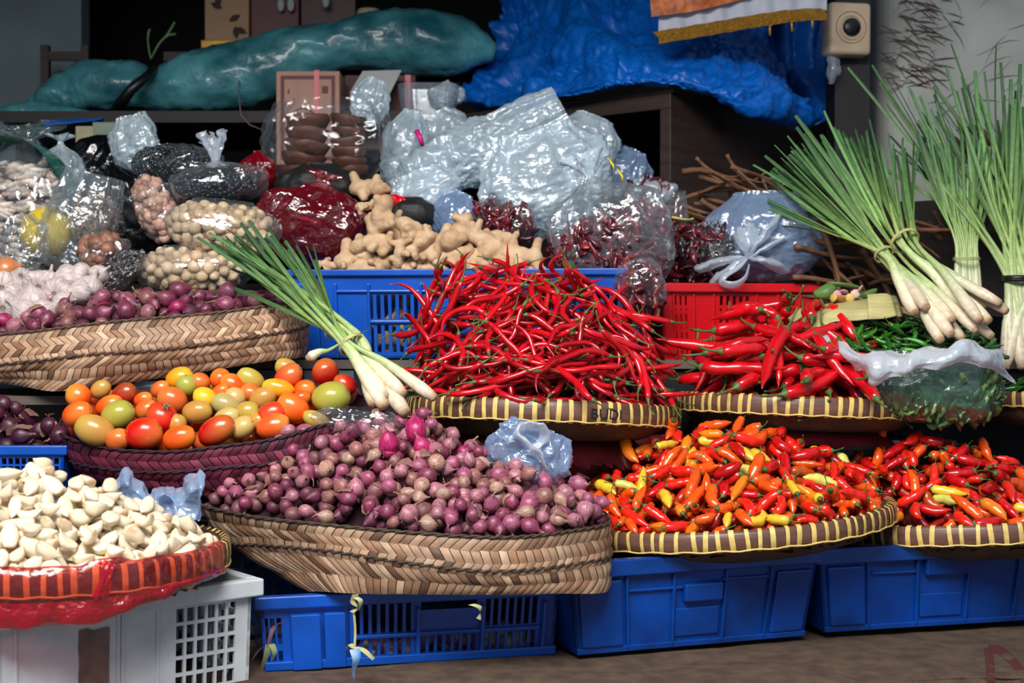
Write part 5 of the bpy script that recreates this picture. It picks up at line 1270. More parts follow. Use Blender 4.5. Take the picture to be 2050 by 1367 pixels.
    for q in range(3):
        v, f = lathe([(.1, -.33), (.68, -.34), (.80, -.26), (.9, .0), (1.0, .22), (.96, .32), (.7, .34), (.62, .27), (.05, .24)], 28, lambda p, a, z, q=q: Vector((p.x * (1 + .05 * sin(3 * a + q)), p.y * (1 + .04 * cos(4 * a + q)), z + .05 * sin(2 * a + q) + .03 * sin(5 * a))))
        pr.append(MB().add(v, f).build('palm_sugar_round', sm))
    r = random.Random(9)
    for (cx, w, y0, n, lean) in ((608, 92, 350, 5, 4), (702, 74, 352, 6, -1)):
        for i in range(n):
            y = y0 - i * (126 / n) - 4; k = px2m(w, 3.86) / 2
            M2 = Matrix.Translation(P(cx + lean * i * .6 + r.uniform(-3, 3), y, 3.86)) @ Euler((r.uniform(-.1, .25), r.uniform(-.12, .12), r.uniform(0, 6))).to_matrix().to_4x4() @ Matrix.Diagonal((k, k, px2m(126 / n, 3.86) / .66, 1))
            side = 'left' if cx < 650 else 'right'
            pos = 'topmost' if i == n - 1 else ('lowest' if i == 0 else None)
            o2 = copy_thing(pr[i % 3], M2, None, (f'{pos} dark brown palm sugar round of the {side} stack in the clear bag' if pos else f'dark brown palm sugar round in the middle of the {side} stack'), f'palm sugar rounds, {side} stack'); o2['category'] = 'palm sugar'
    for p in pr: bpy.data.objects.remove(p)
    bag('rounded matte black bag under the palm sugar', 640, 374, 3.72, 166, 92, .15, pm('matte_black_bag', C(20, 20, 22), .6, bump=.5, bscale=20), seed=18, pl_amp=.05, crump=(5, .01), neck=.4)
    # --- red bag
    o, M, R_ = bag('red translucent plastic bag with dark contents beside the ginger', 622, 446, 3.56, 224, 176, .18, film('red_purple_film', (.60, .10, .18, 1), C(206, 30, 62), .16, .5, .13, .5, 12, .45), roll=-16, seed=19, neck=.12, pl_amp=.20, pleat=13, crump=(11, .020), top=.6, tuft=True, tuft_len=.10, tuft_w=.35, nu=120, nv=90)
    inside_lumps('dark_contents', M, R_, 0, .05, pm('dark_purple_food', None, .35, src='attr', coat=.4), [C(70, 26, 44), C(52, 18, 30), C(86, 40, 60)], 19, zr=(-.9, .35), core=C(74, 30, 54), k=.9)
    bag('small bright red plastic twist above the ginger', 790, 408, 3.60, 66, 34, .05, pm('red_bag_plastic', C(214, 8, 20), .2, coat=.5, bump=.6, bscale=20), seed=20, crump=(14, .01), pl_amp=.3)
    bag('black rubber-like bag between the ginger and the clear bags', 826, 428, 3.60, 92, 66, .09, MATS['matte_black_bag'], seed=21, pl_amp=.03, crump=(5, .006), neck=.4)
    # --- centre: crumpled clear bags
    bag('long crinkled clear bag rising to the right in front of the dark cabinet', 950, 306, 3.78, 120, 390, .14, haze_m, roll=-63, seed=22, crump=(15, .024), pl_amp=.14, neck=.75, nu=120, nv=110)
    bag('large heap of crushed clear bag in the middle of the stall', 1088, 372, 3.68, 270, 220, .20, haze_m, roll=14, seed=23, crump=(14, .030), pl_amp=.16, neck=.6, nu=130, nv=100)
    bag('crinkled clear bag behind the long one', 890, 272, 3.98, 120, 96, .10, haze_m, roll=30, seed=24, crump=(13, .022), neck=.6)
    bag('upright clear bag with a pink tie beside the palm sugar', 808, 300, 3.92, 84, 160, .10, haze_m, roll=-14, seed=25, crump=(11, .02), neck=.4)
    v, f = tube([P(834, 262, 3.84), P(842, 278, 3.83), P(846, 292, 3.84)], [.008, .007, .005], 8); o = MB().add(v, f).build('pink_tie', pm('pink_plastic', C(224, 30, 140), .4)); tag(o, 'bright pink plastic tie on the upright clear bag', 'tie')
    bag('flattened clear bag below the long crinkled one', 852, 384, 3.66, 150, 90, .10, haze_m, roll=20, seed=26, crump=(12, .022), neck=.6)
    bag('bluish clear bag hanging behind the middle of the ginger', 908, 432, 3.60, 90, 100, .09, blue_film_m, roll=-24, seed=27, crump=(8, .016), neck=.4)
    bag('rounded clear bag at the top right of the crushed bag heap', 1172, 290, 3.86, 124, 112, .12, haze_m, roll=-20, seed=28, crump=(10, .02), neck=.5)
    o, M, R_ = bag('small clear bag of dried red chilies right behind the ginger', 1004, 446, 3.60, 134, 104, .13, clear_m, seed=29, crump=(11, .014), tuft=False, neck=.5)
    dc = [C(104, 22, 32), C(76, 14, 24), C(132, 34, 44), C(88, 26, 40)]
    inside_lumps('dried_chilies', M, R_, 130, .016, dry_m, dc, 29, zr=(-.9, .6), kind_shape='chili', core=C(40, 8, 14))
    o, M, R_ = bag('big clear bag of dried red chilies hanging over the blue crate edge', 1216, 476, 3.44, 236, 262, .2, half_m, roll=16, seed=30, crump=(10, .020), neck=.10, pl_amp=.16, pleat=12, tuft=True, tuft_mat=haze_m, tuft_len=.16, tuft_w=.5, top=.66, nu=130, nv=100)
    inside_lumps('dried_chilies', M, R_, 560, .017, dry_m, dc, 30, zr=(-.98, .30), kind_shape='chili', core=C(40, 8, 14), k=.95)
    inside_lumps('dried_chilies', Matrix.Translation(P(1284, 580, 3.30)), (.05, .05, .06), 70, .015, dry_m, dc, 31, zr=(-.9, .9), kind_shape='chili', core=C(40, 8, 14), k=.9)
    bag('pointed lower corner of dried chilies in clear film over the blue crate corner', 1284, 578, 3.30, 100, 118, .11, clear_m, roll=188, seed=31, crump=(14, .012), neck=.12)
    for k_, (x, y) in enumerate(((1222, 330), (1240, 352))):
        v, f = tube([P(x - 4, y - 14, 3.36), P(x + 6, y, 3.35), P(x + 8, y + 14, 3.36)], [.003, .006, .003], 6, flat=.3); tag(MB().add(v, f).build('yellow_tie', pm('yellow_strip', C(222, 206, 50), .4)), ['upper', 'lower'][k_] + ' yellow plastic strip at the neck of the big chili bag', 'tie')
    o, M, R_ = bag('upright clear bag of dried chilies with a pale yellow band', 1332, 478, 3.56, 96, 190, .11, clear_m, seed=32, crump=(11, .014), neck=.8, sq=.6, top=.92, pl_amp=.05)
    inside_lumps('dried_chilies', M, R_, 190, .016, dry_m, dc, 32, zr=(-.98, .5), kind_shape='chili', core=C(40, 8, 14), k=.95)
    q = R_; b = MB(); path = [Vector((cos(a) * q[0] * 1.06, sin(a) * q[1] * 1.08, q[2] * .42 + .006 * sin(a * 2))) for a in [pi + pi * i / 24 for i in range(25)]]
    v, f = tube(path, .009, 6, flat=.3, up=(0, 1, 0)); b.add(v, f).build('paper_band', pm('pale_yellow_band', C(212, 208, 120), .5), o)
    o, M, R_ = bag('dark clear bag of dried chilies standing on the red crate', 1420, 508, 3.50, 122, 124, .14, dark_film_m, seed=33, crump=(10, .018), neck=.5)
    inside_lumps('dried_chilies', M, R_, 160, .016, dry_m, [C(70, 16, 26), C(48, 10, 18), C(110, 30, 40)], 33, zr=(-.95, .8), kind_shape='chili', core=C(26, 6, 10), k=.9)
    # tied bluish bag with ears
    o, M, R_ = bag('bulging bluish white plastic bag knotted in front, on the red crate', 1532, 480, 3.50, 236, 186, .2, blue_film_m, seed=34, crump=(10, .020), neck=.5, pl_amp=.06, top=.85, nu=110, nv=80)
    inside_lumps('dark_contents', M, R_, 0, .045, MATS['dark_purple_food'], [C(96, 62, 84), C(60, 40, 60), C(120, 84, 104)], 34, zr=(-.9, .3), core=C(60, 44, 66), k=.8)
    K = P(1497, 516, 3.385); b = MB(); r = random.Random(3)
    for (dx, dy, ln, w) in ((-70, 50, 1, 30), (60, -78, 1, 26), (-95, 22, .9, 34), (10, -60, 1, 30), (70, 26, .8, 34), (-20, -50, .8, 24), (96, -46, 1, 18)):
        E = P(1497 + dx, 516 - dy if False else 516 + dy, 3.40 + .03 * (abs(dx) > 60)); m = (K + E) / 2 + Vector((0, -.018, .006))
        pth = spline([K, m, E], 14); v, f = tube(pth, [.006 + px2m(w, 3.4) * .5 * sin(pi * min(1, i / 13 * .62)) for i in range(14)], 16, flat=.4)
        v = [p + Vector((nz3(p, 60), nz3(p, 50), nz3(p + Vector((3, 1, 2)), 60))) * .006 for p in v]; b.add(v, f)
    b.build('knot', milky_m, o)
    lp = spline([K, P(1478, 536, 3.37), P(1452, 552, 3.36), P(1446, 566, 3.36), P(1470, 570, 3.355), P(1492, 556, 3.36), P(1500, 530, 3.375)], 40); v, f = tube(lp, [.004 + .009 * sin(pi * i / 39) for i in range(40)], 10, flat=.45); MB().add(v, f).build('handle_loop', milky_m, o)
    o.location = o.location; 
    for c in o.children:
        c.matrix_parent_inverse = M.inverted()
    o, M, R_ = bag('low clear bag of dried chilies in the shadow beside the cabinet edge', 1296, 384, 3.86, 116, 66, .12, haze_m, seed=35)
    inside_lumps('dried_chilies', M, R_, 90, .016, dry_m, dc, 35, zr=(-.9, .5), kind_shape='chili', core=C(30, 8, 14))
    bag('bluish clear bag sagging behind the knotted chili bag', 1252, 345, 3.92, 92, 96, .10, blue_film_m, roll=-22, seed=36, neck=.5)
    # --- lower ones
    o, M, R_ = bag('pale blue plastic bag crumpled at the right side of the shallot heap', 1052, 912, 2.80, 176, 130, .08, blue_film_m, roll=-24, seed=37, crump=(12, .026), pl_amp=.16, neck=.7, nu=120, nv=90)
    b = MB(); lp = spline([P(1100, 945, 2.74), P(1075, 905, 2.73), P(1035, 868, 2.74), P(1050, 852, 2.75), P(1085, 856, 2.75), P(1088, 880, 2.76), P(1062, 900, 2.76)], 50); v, f = tube(lp, [.006 + .010 * sin(pi * i / 49) for i in range(50)], 12, flat=.4)
    v = [p + Vector((nz3(p, 70), 0, nz3(p + Vector((3, 1, 2)), 70))) * .006 for p in v]; q = b.add(v, f).build('twisted_handle', milky_m, o); q.matrix_parent_inverse = M.inverted()
    rows = [row([(222, 966, 2.62), (252, 938, 2.64), (276, 962, 2.66), (300, 990, 2.66), (330, 974, 2.68), (352, 980, 2.66), (380, 950, 2.63), (398, 940, 2.6), (410, 968, 2.58)]),
            row([(228, 980, 2.60), (254, 966, 2.58), (280, 978, 2.61), (304, 996, 2.60), (332, 986, 2.58), (354, 994, 2.60), (378, 984, 2.56), (400, 975, 2.55), (408, 1000, 2.56)]),
            row([(240, 996, 2.60), (262, 992, 2.60), (286, 1000, 2.58), (308, 1010, 2.57), (334, 1010, 2.60), (352, 1016, 2.57), (374, 1014, 2.58), (392, 1020, 2.56), (400, 1034, 2.56)]),
            row([(250, 1010, 2.57), (270, 1012, 2.58), (292, 1020, 2.56), (312, 1028, 2.56), (336, 1030, 2.58), (352, 1036, 2.56), (372, 1036, 2.57), (386, 1040, 2.56), (396, 1046, 2.56)])]
    v, f = sheet(rows, 110, 50, lambda p, u, v_: crumple(p, 13, .016) + .004 * sin(u * 40)); o = MB().add(v, f).build('plastic_bag', film('pale_blue_bag_film', (.8, .9, 1, 1), C(176, 204, 242), .66, .3, .18, .35, 12, .3)); tag(o, 'light blue plastic bag wedged between the garlic cloves and the purple basket', 'bag')
    bag('shiny crinkled clear film over the right end of the purple basket', 722, 846, 2.80, 176, 54, .08, clear_m, roll=-6, seed=39, crump=(13, .014), neck=.7)
bags()

def green_side():
    # green bird chilies, open bag, leaf parcels
    b = MB()
    ridge = [P(1672, 672, 3.12), P(1720, 640, 3.16), P(1790, 626, 3.18), P(1860, 640, 3.18), P(1960, 668, 3.16)]
    H = Heap([P(1660, 694, 3.0), P(1760, 700, 2.99), P(1900, 702, 2.99), P(1960, 698, 3.0)], ridge, seed=41, layer=.022)
    pr = [chili('green_chili', .05 + .008 * (i % 3), .0055, [.5, -.8, 1.1, .2][i], .08, 400 + i, .022, .0009, 'chili', n=10, seg=7, calyx=.8) for i in range(4)]
    def pick(r, p): return jit(r, r.choice([C(44, 110, 24), C(62, 134, 34), C(30, 84, 20)]), .2), 'slim green chili heaped under the large lemongrass bunch', 'green chilies in the open bag'
    fill_heap(H, pr, 96, 70, pick, 'green_chilies', [C(30, 76, 18), C(44, 96, 26)], C(12, 28, 8), chili_attr_m, tries=6, sink=.4, tilt=.3)
    H = Heap(tray_front('far', k=.95), [P(1972, 786, 3.25), P(2010, 768, 3.25), P(2100, 755, 3.25), P(2200, 785, 3.25)], seed=42, layer=.02, inside=in_tray('far', .93), outer=in_tray('far', 1.04))
    def pick2(r, p): return jit(r, C(40, 92, 26), .25), 'dark green chili on the small tray at the far right', 'green chilies on the far right tray'
    fill_heap(H, pr, 40, 30, pick2, 'green_chilies', [C(26, 60, 18)], C(12, 26, 8), chili_attr_m, tries=6, sink=.4, tilt=.3, scale=(1, 1.3)); retire(pr)
    # bag of green beans / chilies hanging between the trays
    o, M, R_ = bag('greenish clear bag full of long green chilies hanging between two trays', 1866, 778, 3.04, 296, 150, .22, green_film_m, roll=-4, seed=43, crump=(6, .014), neck=.8, pl_amp=.05, sq=.9, top=.9, nu=120, nv=80)
    inside_lumps('green_chilies', M, R_, 330, .014, pm('green_chili_under', None, .35, src='attr', coat=.3, var=.3, vscale=20), [C(84, 116, 66), C(120, 146, 84), C(54, 84, 48)], 43, zr=(-.85, .7), kind_shape='chili', core=C(14, 40, 22), k=.9)
    rows = [row([(1640, 660, 3.10), (1700, 690, 3.0), (1780, 700, 2.97), (1870, 695, 2.95), (1950, 685, 2.96), (2005, 700, 3.02)]),
            row([(1655, 690, 3.04), (1715, 712, 2.94), (1790, 712, 2.90), (1870, 700, 2.89), (1950, 690, 2.90), (2012, 720, 2.98)]),
            row([(1700, 720, 3.0), (1740, 745, 2.91), (1800, 740, 2.88), (1870, 722, 2.87), (1955, 712, 2.88), (2025, 745, 2.96)]),
            row([(1715, 745, 3.0), (1750, 770, 2.92), (1800, 752, 2.89), (1870, 738, 2.88), (1960, 730, 2.9), (2035, 770, 2.98)])]
    v, f = sheet(rows, 90, 34, lambda p, u, v_: crumple(p, 14, .012) + .006 * sin(u * 30 + v_ * 5)); o2 = MB().add(v, f).build('bag_cuff', cuff_m, o); o2.matrix_parent_inverse = M.inverted(); o2['label'] = 'milky folded-over mouth of the bag'
    rows = [row([(1640, 655, 3.12), (1670, 640, 3.14), (1690, 650, 3.1)]), row([(1636, 690, 3.08), (1665, 690, 3.05), (1700, 700, 3.02)]), row([(1660, 715, 3.06), (1690, 720, 3.03), (1720, 725, 3.0)])]
    # banana leaf strips
    lm = pm('dried_banana_leaf', C(186, 176, 118), .5, var=.3, vscale=12, bump=.3, bscale=30, stretch=(1, 6, 6))
    rows = [row([(1604, 640, 3.22), (1650, 606, 3.24), (1720, 594, 3.26), (1790, 590, 3.26)]), row([(1612, 665, 3.14), (1655, 625, 3.13), (1725, 610, 3.13), (1800, 606, 3.14)]), row([(1622, 680, 3.12), (1660, 648, 3.10), (1735, 640, 3.09), (1806, 634, 3.10)])]
    v, f = sheet(rows, 40, 14, lambda p, u, v_: .003 * nz3(p, 30)); o = MB().add(v, f).build('leaf_strip', lm); o.modifiers.new('t', 'SOLIDIFY').thickness = .002; tag(o, 'wide pale folded banana leaf strip above the green chilies', 'leaf')
    v, f = sheet([row([(1736, 590, 3.12), (1770, 588, 3.12), (1784, 592, 3.12)]), row([(1738, 640, 3.085), (1772, 638, 3.085), (1796, 632, 3.09)])], 12, 10); o = MB().add(v, f).build('leaf_strip', lm); o.modifiers.new('t', 'SOLIDIFY').thickness = .002; tag(o, 'short square leaf fold wrapped over the wide leaf strip', 'leaf')
    v, f = sheet([row([(1798, 612, 3.14), (1850, 630, 3.12), (1900, 650, 3.10)]), row([(1800, 624, 3.13), (1850, 642, 3.11), (1900, 662, 3.09)])], 16, 4); o = MB().add(v, f).build('leaf_strip', lm); o.modifiers.new('t', 'SOLIDIFY').thickness = .002; tag(o, 'narrow leaf strip running right towards the lemongrass bulbs', 'leaf')
    v, f = sheet([row([(1575, 640, 3.3), (1600, 620, 3.3), (1640, 600, 3.3)]), row([(1590, 646, 3.28), (1620, 626, 3.28), (1648, 604, 3.28)])], 16, 4); o = MB().add(v, f).build('leaf_strip', lm); o.modifiers.new('t', 'SOLIDIFY').thickness = .002; tag(o, 'narrow curled leaf strip beside the red crate corner', 'leaf')
    gm = pm('green_leaf', C(92, 128, 60), .5, var=.35, vscale=16, bump=.2, bscale=40)
    for i, (x, y, w, h, a, c, lb) in enumerate(((1655, 584, 50, 32, 30, gm, 'dark green leaf piece above the leaf strip'), (1700, 600, 80, 18, -4, lm, 'boat shaped pale leaf with flower petals in it'), (1690, 572, 70, 10, -8, gm, 'curved green leaf stem above the petals'), (1735, 590, 50, 16, 20, gm, 'curled green leaf at the end of the boat shaped leaf'))):
        D = 3.2; p = P(x, y, D); W = px2m(w, D); Hh = px2m(h, D); v = []
        for j in range(7):
            for k in range(15):
                u = k / 14 * 2 - 1; q = (j / 6 * 2 - 1) * sqrt(max(0, 1 - u * u * .98)); v.append(Vector((u * W / 2, -.012 * (1 - u * u) + .01 * q * q, q * Hh / 2 + .25 * Hh * u * u)))
        o = MB().add(v, grid_faces(15, 7)).build('leaf', c, M=Matrix.Translation(p) @ Matrix.Rotation(-math.radians(a), 4, 'Y') @ Matrix.Rotation(-.5, 4, 'X')); o.modifiers.new('t', 'SOLIDIFY').thickness = .0015; tag(o, lb, 'leaf')
    pc = [C(222, 170, 180), C(232, 190, 90), C(214, 150, 168), C(230, 200, 190), C(200, 120, 60), C(224, 178, 186), C(236, 204, 120)]
    pn = ['pink', 'yellow', 'rose pink', 'pale pink', 'orange', 'soft pink', 'light yellow']
    for i in range(7):
        x, y = [(1676, 590), (1668, 596), (1690, 584), (1712, 588), (1682, 598), (1722, 578), (1702, 596)][i]; v, f = lathe([(.05, -1), (.8, -.5), (1, .1), (.6, .7), (.05, 1)], 10, lambda p, a, z: Vector((p.x, p.y * .3, z)))
        m_ = pm('petal_%s' % pn[i].replace(' ', '_'), pc[i], .6, transl=.3); o = MB().add([p * .011 for p in v], f).build('flower_petal', m_, M=Matrix.Translation(P(x, y, 3.17)) @ Euler((i, i * 1.7, 0)).to_matrix().to_4x4()); tag(o, pn[i] + ' flower petal lying in the boat shaped leaf', 'petal')
green_side()

def red_wrap():
    c, a, b_, n, ra, rb = TRAYS['clove']; pt = lambda th, k, z: c + a * (cos(th) * ra * k) + b_ * (sin(th) * rb * k) + n * z
    rows = []; ths = [.12 + (2.35 - .12) * i / 30 for i in range(31)]
    for k, z in ((.93, -.002), (.97, .009), (1.004, .008), (1.022, -.010), (1.024, -.03), (1.018, -.046), (.99, -.062)):
        rr = []
        for i, th in enumerate(ths):
            dr = max(0, min(1, (th - .45) / .8)); zz = z if z > -.02 else z * (.75 + .55 * dr)
            if .9 < th < 1.12 and z > -.01: zz += .006
            rr.append(pt(th, k + (.006 * sin(i * 1.7) if z < -.02 else 0), zz))
        rows.append(rr)
    v, f = sheet(rows, 200, 34, lambda p, u, v_: .004 * nz3(p, 22) + crumple(p, 20, .004) * (v_ > .3) + .0012); m = film('red_wrap_film', (1, .46, .42, 1), C(206, 30, 60), .10, .34, .14, .35, 16, .28)
    o = MB().add(v, f).build('plastic_wrap', m); tag(o, 'red translucent plastic film wrapped around the rim of the clove tray', 'plastic film')
    # loose lower hem and the pinched fold
    rows = []
    for q in range(5):
        rr = []
        for i, th in enumerate(ths):
            dr = max(0, min(1, (th - .5) / .6)); drop = (.010 + .026 * dr + .004 * sin(i * 1.1) * dr) * q / 4
            rr.append(pt(th, 1.016 + .012 * sin(pi * q / 4), -.032 - .012 * dr - drop))
        rows.append(rr)
    hm = film('red_hem_film', (.9, .06, .08, 1), C(196, 18, 44), .62, .3, .16, .4, 18, .25)
    v, f = sheet(rows, 200, 20, lambda p, u, v_: .003 * sin(u * 60 + nz3(p, 8) * 4) * v_ + crumple(p, 22, .004)); MB().add(v, f).build('hem', hm, o)
    v = []; J = 20
    for j in range(J):
        t = j / (J - 1); k = 1.028 + .010 * sin(pi * t); z = .010 - t * .052
        for i in range(9):
            s = (i - 4) / 4; th = 1.02 + .05 * t + s * (.030 + .03 * abs(t - .4)); v.append(pt(th, k + .012 * (1 - abs(s)) * (1 if i % 2 else .45) - (.06 if j == 0 else 0), z + .004 * sin(i * 2)))
    MB().add(v, grid_faces(9, J)).build('pinched_fold', hm, o)
red_wrap()

# ------------------------------------------------------------------ things behind
def background():
    # cabinet
    z1 = P(1345, 178, 4.0).z; A = P(1347, 178, 4.0); A.z = 0; Bp = Vector((-.77, .64, 0)).normalized(); Cp = Vector((.64, .77, 0)).normalized(); zb = 1.41
    o = empty('wooden_cabinet', A + Bp * .55 + Cp * .4 + Vector((0, 0, zb)), 'dark brown open-fronted wooden cabinet carrying the blue tarpaulin', 'cabinet'); T = Matrix.Translation(-o.location)
    def bx(name, s0, s1, q0, q1, za, zb_, mat=wood_dark):
        b = MB(); v = [A + Bp * s + Cp * q + Vector((0, 0, z)) for z in (za, zb_) for s, q in ((s0, q0), (s1, q0), (s1, q1), (s0, q1))]
        b.add(v, [(0, 1, 2, 3), (4, 7, 6, 5), (0, 4, 5, 1), (1, 5, 6, 2), (2, 6, 7, 3), (3, 7, 4, 0)]); return b.build(name, mat, o, False, T, bevel=.002)
    bx('side_panel', 0, .02, .0, .8, zb, z1 - .012); bx('side_panel', 1.22, 1.24, 0, .8, zb, z1 - .012); bx('top_board', -.01, 1.25, -.015, .82, z1 - .012, z1); bx('bottom_board', .02, 1.22, .0, .78, zb, zb + .02); bx('back_panel', .02, 1.22, .78, .8, zb, z1 - .012)
    bx('front_rail', .0, 1.24, -.012, .008, z1 - .055, z1 - .012); bx('front_stile', -.002, .034, -.014, .008, zb, z1 - .055); bx('front_stile', 1.2, 1.24, -.014, .008, zb, z1 - .055)
    # tarpaulin
    tm = pm('blue_tarpaulin', C(0, 104, 206), .42, var=.18, vscale=5, bump=.5, bscale=22, coat=.0, spec=.45, bdist=.008)
    rows = [row([(985, -60, 4.85), (1080, -60, 4.8), (1180, -60, 4.7), (1290, -60, 4.65), (1400, -60, 4.65), (1500, -60, 4.7), (1600, -40, 4.8)]),
            row([(1000, 40, 4.75), (1080, 40, 4.6), (1180, 40, 4.45), (1290, 40, 4.4), (1400, 60, 4.4), (1480, 75, 4.45), (1550, 80, 4.6)]),
            row([(990, 110, 4.7), (1070, 110, 4.45), (1180, 105, 4.2), (1290, 100, 4.1), (1400, 110, 4.08), (1500, 130, 4.15), (1580, 140, 4.4)]),
            row([(955, 160, 4.6), (1050, 160, 4.38), (1165, 150, 4.15), (1290, 140, 3.98), (1410, 150, 3.94), (1530, 185, 4.02), (1622, 200, 4.3)]),
            row([(922, 192, 4.55), (1010, 212, 4.36), (1110, 196, 4.15), (1270, 168, 3.97), (1400, 185, 3.92), (1520, 228, 3.99), (1640, 240, 4.3)]),
            row([(960, 222, 4.62), (1040, 205, 4.42), (1130, 186, 4.25), (1270, 170, 4.1), (1420, 190, 4.08), (1540, 242, 4.12), (1600, 264, 4.3)])]
    v, f = sheet(rows, 240, 130, lambda p, u, v_: (crumple(p, 5, .07) + crumple(p + Vector((3, 3, 3)), 13, .022) + .03 * sin(p.x * 16 + nz3(p, 3) * 3 + p.z * 9) * (u < .45)) * min(1, .12 + (1 - v_) * 2.4))
    o2 = MB().add(v, f).build('tarpaulin', tm); so = o2.modifiers.new('t', 'SOLIDIFY'); so.thickness = .002; tag(o2, 'large crumpled bright blue tarpaulin draped over the cabinet', 'tarpaulin')
    rows = [row([(1480, -60, 5.0), (1560, -60, 4.98), (1670, -60, 5.0)]), row([(1490, 100, 5.0), (1570, 100, 4.94), (1665, 110, 5.0)]), row([(1510, 200, 4.95), (1580, 205, 4.9), (1655, 190, 4.95)])]
    v, f = sheet(rows, 70, 60, lambda p, u, v_: .03 * sin(u * 22 + nz3(p, 4) * 2) + crumple(p, 9, .02)); o3 = MB().add(v, f).build('tarpaulin', tm); o3.modifiers.new('t', 'SOLIDIFY').thickness = .002; tag(o3, 'dark hanging part of blue tarpaulin behind the gold fringed cloth', 'tarpaulin')
    rows = [row([(1560, 150, 4.62), (1600, 140, 4.6), (1640, 150, 4.7)]), row([(1600, 215, 4.55), (1640, 205, 4.5), (1672, 225, 4.6)]), row([(1590, 262, 4.5), (1640, 250, 4.45), (1666, 232, 4.5)])]
    v, f = sheet(rows, 40, 40, lambda p, u, v_: crumple(p, 9, .02)); o3 = MB().add(v, f).build('tarpaulin', tm); o3.modifiers.new('t', 'SOLIDIFY').thickness = .002; tag(o3, 'loose blue tarpaulin corner behind the right end of the large one', 'tarpaulin')
    # teal rolls on a long dark table
    zt = zat(236, 4.5)
    tb = empty('dark_table', P(250, 250, 4.7), 'long dark table under the teal plastic rolls', 'table'); T2 = Matrix.Translation(-tb.location)
    MB().box((-1.62, 4.35, zt - .035), (P(900, 0, 4.6).x, 5.1, zt)).build('table_top', pm('black_wood', C(22, 16, 18), .6), tb, False, T2)
    for x in (-1.5, -.35):
        for y in (4.42, 5.0): MB().box((x - .03, y - .03, 0), (x + .03, y + .03, zt - .035)).build('leg', pm('black_wood', C(22, 16, 18), .6), tb, False, T2)
    teal = pm('teal_plastic', C(84, 156, 164), .36, var=.0, vscale=6, col2=C(28, 88, 100), bump=1.0, bscale=16, coat=.3, spec=.5, bdist=.012)
    def roll(label, pts, D, seed, wrinkle=.02):
        path = arclen(spline([P(x, y, D) for x, y, r in pts], 80), 90); rr = spline([Vector((r, 0, 0)) for x, y, r in pts], 90)
        v, f = tube(path, [px2m(max(2, q.x), D) for q in rr], 40, True)
        cp = {}
        w = []
        for i, p in enumerate(v):
            c = path[min(89, i // 40)]; d = (p - c); d = d.normalized() if d.length > 1e-6 else Vector((0, 0, 1)); w.append(p + d * (crumple(Vector((p.x * .45 + seed, p.y, p.z)), 7, wrinkle) + crumple(Vector((p.x * .4 + seed, p.y + 4, p.z)), 18, wrinkle * .75)))
        o = MB().add(w, f).build('plastic_roll', teal); tag(o, label, 'plastic roll'); return o
    roll('bulky teal plastic wrapped bundle, narrow at the black strap and rising to the right', [(258, 196, 16), (290, 188, 48), (370, 172, 62), (450, 160, 66), (520, 142, 62), (600, 110, 52), (700, 88, 46), (800, 84, 58), (900, 88, 64), (965, 96, 56), (992, 104, 20)], 4.55, 1)
    roll('darker teal plastic bundle at the left end of the table', [(60, 214, 10), (110, 190, 36), (180, 176, 50), (250, 172, 48), (292, 176, 38)], 4.68, 2)
    roll('flat dark blue plastic bundle lying low at the left', [(-40, 236, 14), (60, 226, 22), (130, 232, 20), (220, 240, 10)], 4.5, 3, .008)
    v, f = tube([P(236, 214, 4.42), P(262, 180, 4.38), P(300, 148, 4.42), P(312, 136, 4.5)], [.02, .016, .014, .01], 10); tag(MB().add(v, f).build('black_strap', black_m), 'black strap tied around the teal bundles', 'strap')
    rows = [row([(80, 236, 4.40), (150, 232, 4.40), (215, 232, 4.42)]), row([(88, 252, 4.30), (150, 246, 4.30), (205, 238, 4.33)])]
    v, f = sheet(rows, 20, 8, lambda p, u, v_: .004 * nz3(p, 20)); o = MB().add(v, f).build('plastic_sheet', tm); o.modifiers.new('t', 'SOLIDIFY').thickness = .002; tag(o, 'blue plastic sheet edge under the dark teal bundle', 'plastic sheet')
    # printed boxes
    bm_ = pm('printed_card', C(186, 140, 122), .6, var=.15, vscale=10); br = pm('brown_print', C(104, 50, 50), .6); pk = pm('pink_strap', C(222, 104, 112), .45); dk = pm('dark_card', C(92, 52, 50), .65, var=.3)
    def box(label, x0, y0, x1, y1, D, dep, mat, yaw=0, name='cardboard_box', cat='box', kids=None):
        p0 = P(x0, y1, D); p1 = P(x1, y0, D); W = p1.x - p0.x; H = p1.z - p0.z; M = Matrix.Translation(Vector((p0.x, D, p0.z))) @ Matrix.Rotation(math.radians(yaw), 4, 'Z')
        o = MB().box((0, 0, 0), (W, dep, H)).build(name, mat, None, False, M, bevel=.003); tag(o, label, cat)
        if kids: kids(o, W, H)
        return o
    def prints(o, W, H):
        b = MB(); t = .0012; e = .014; w_ = .011
        for q in ((e, W - e, H - e - w_, H - e), (e, W - e, e, e + w_), (e, e + w_, e + w_, H - e - w_), (W - e - w_, W - e, e + w_, H - e - w_)): b.box((q[0], -t, q[2]), (q[1], 0, q[3]))
        b.build('printed_border', br, o, False)
        v, f = tube([Vector((W * .42 + cos(a) * W * .24, -.001, H * .42 + sin(a) * H * .18)) for a in [2 * pi * i / 32 for i in range(33)]], .0024, 5, False); MB().add(v, f).build('printed_ring', br, o)
        MB().box((W * .72, -t, H * .76), (W * .82, 0, H * .84)).build('printed_square', br, o, False)
        v, f = lathe([(.02, -1), (.6, 0), (.02, 1)], 4); MB().add([Vector((W * .2 + p.x * .006, p.y * .001 - .0005, H * .78 + p.z * .010)) for p in v], f).build('printed_diamond', br, o, False)
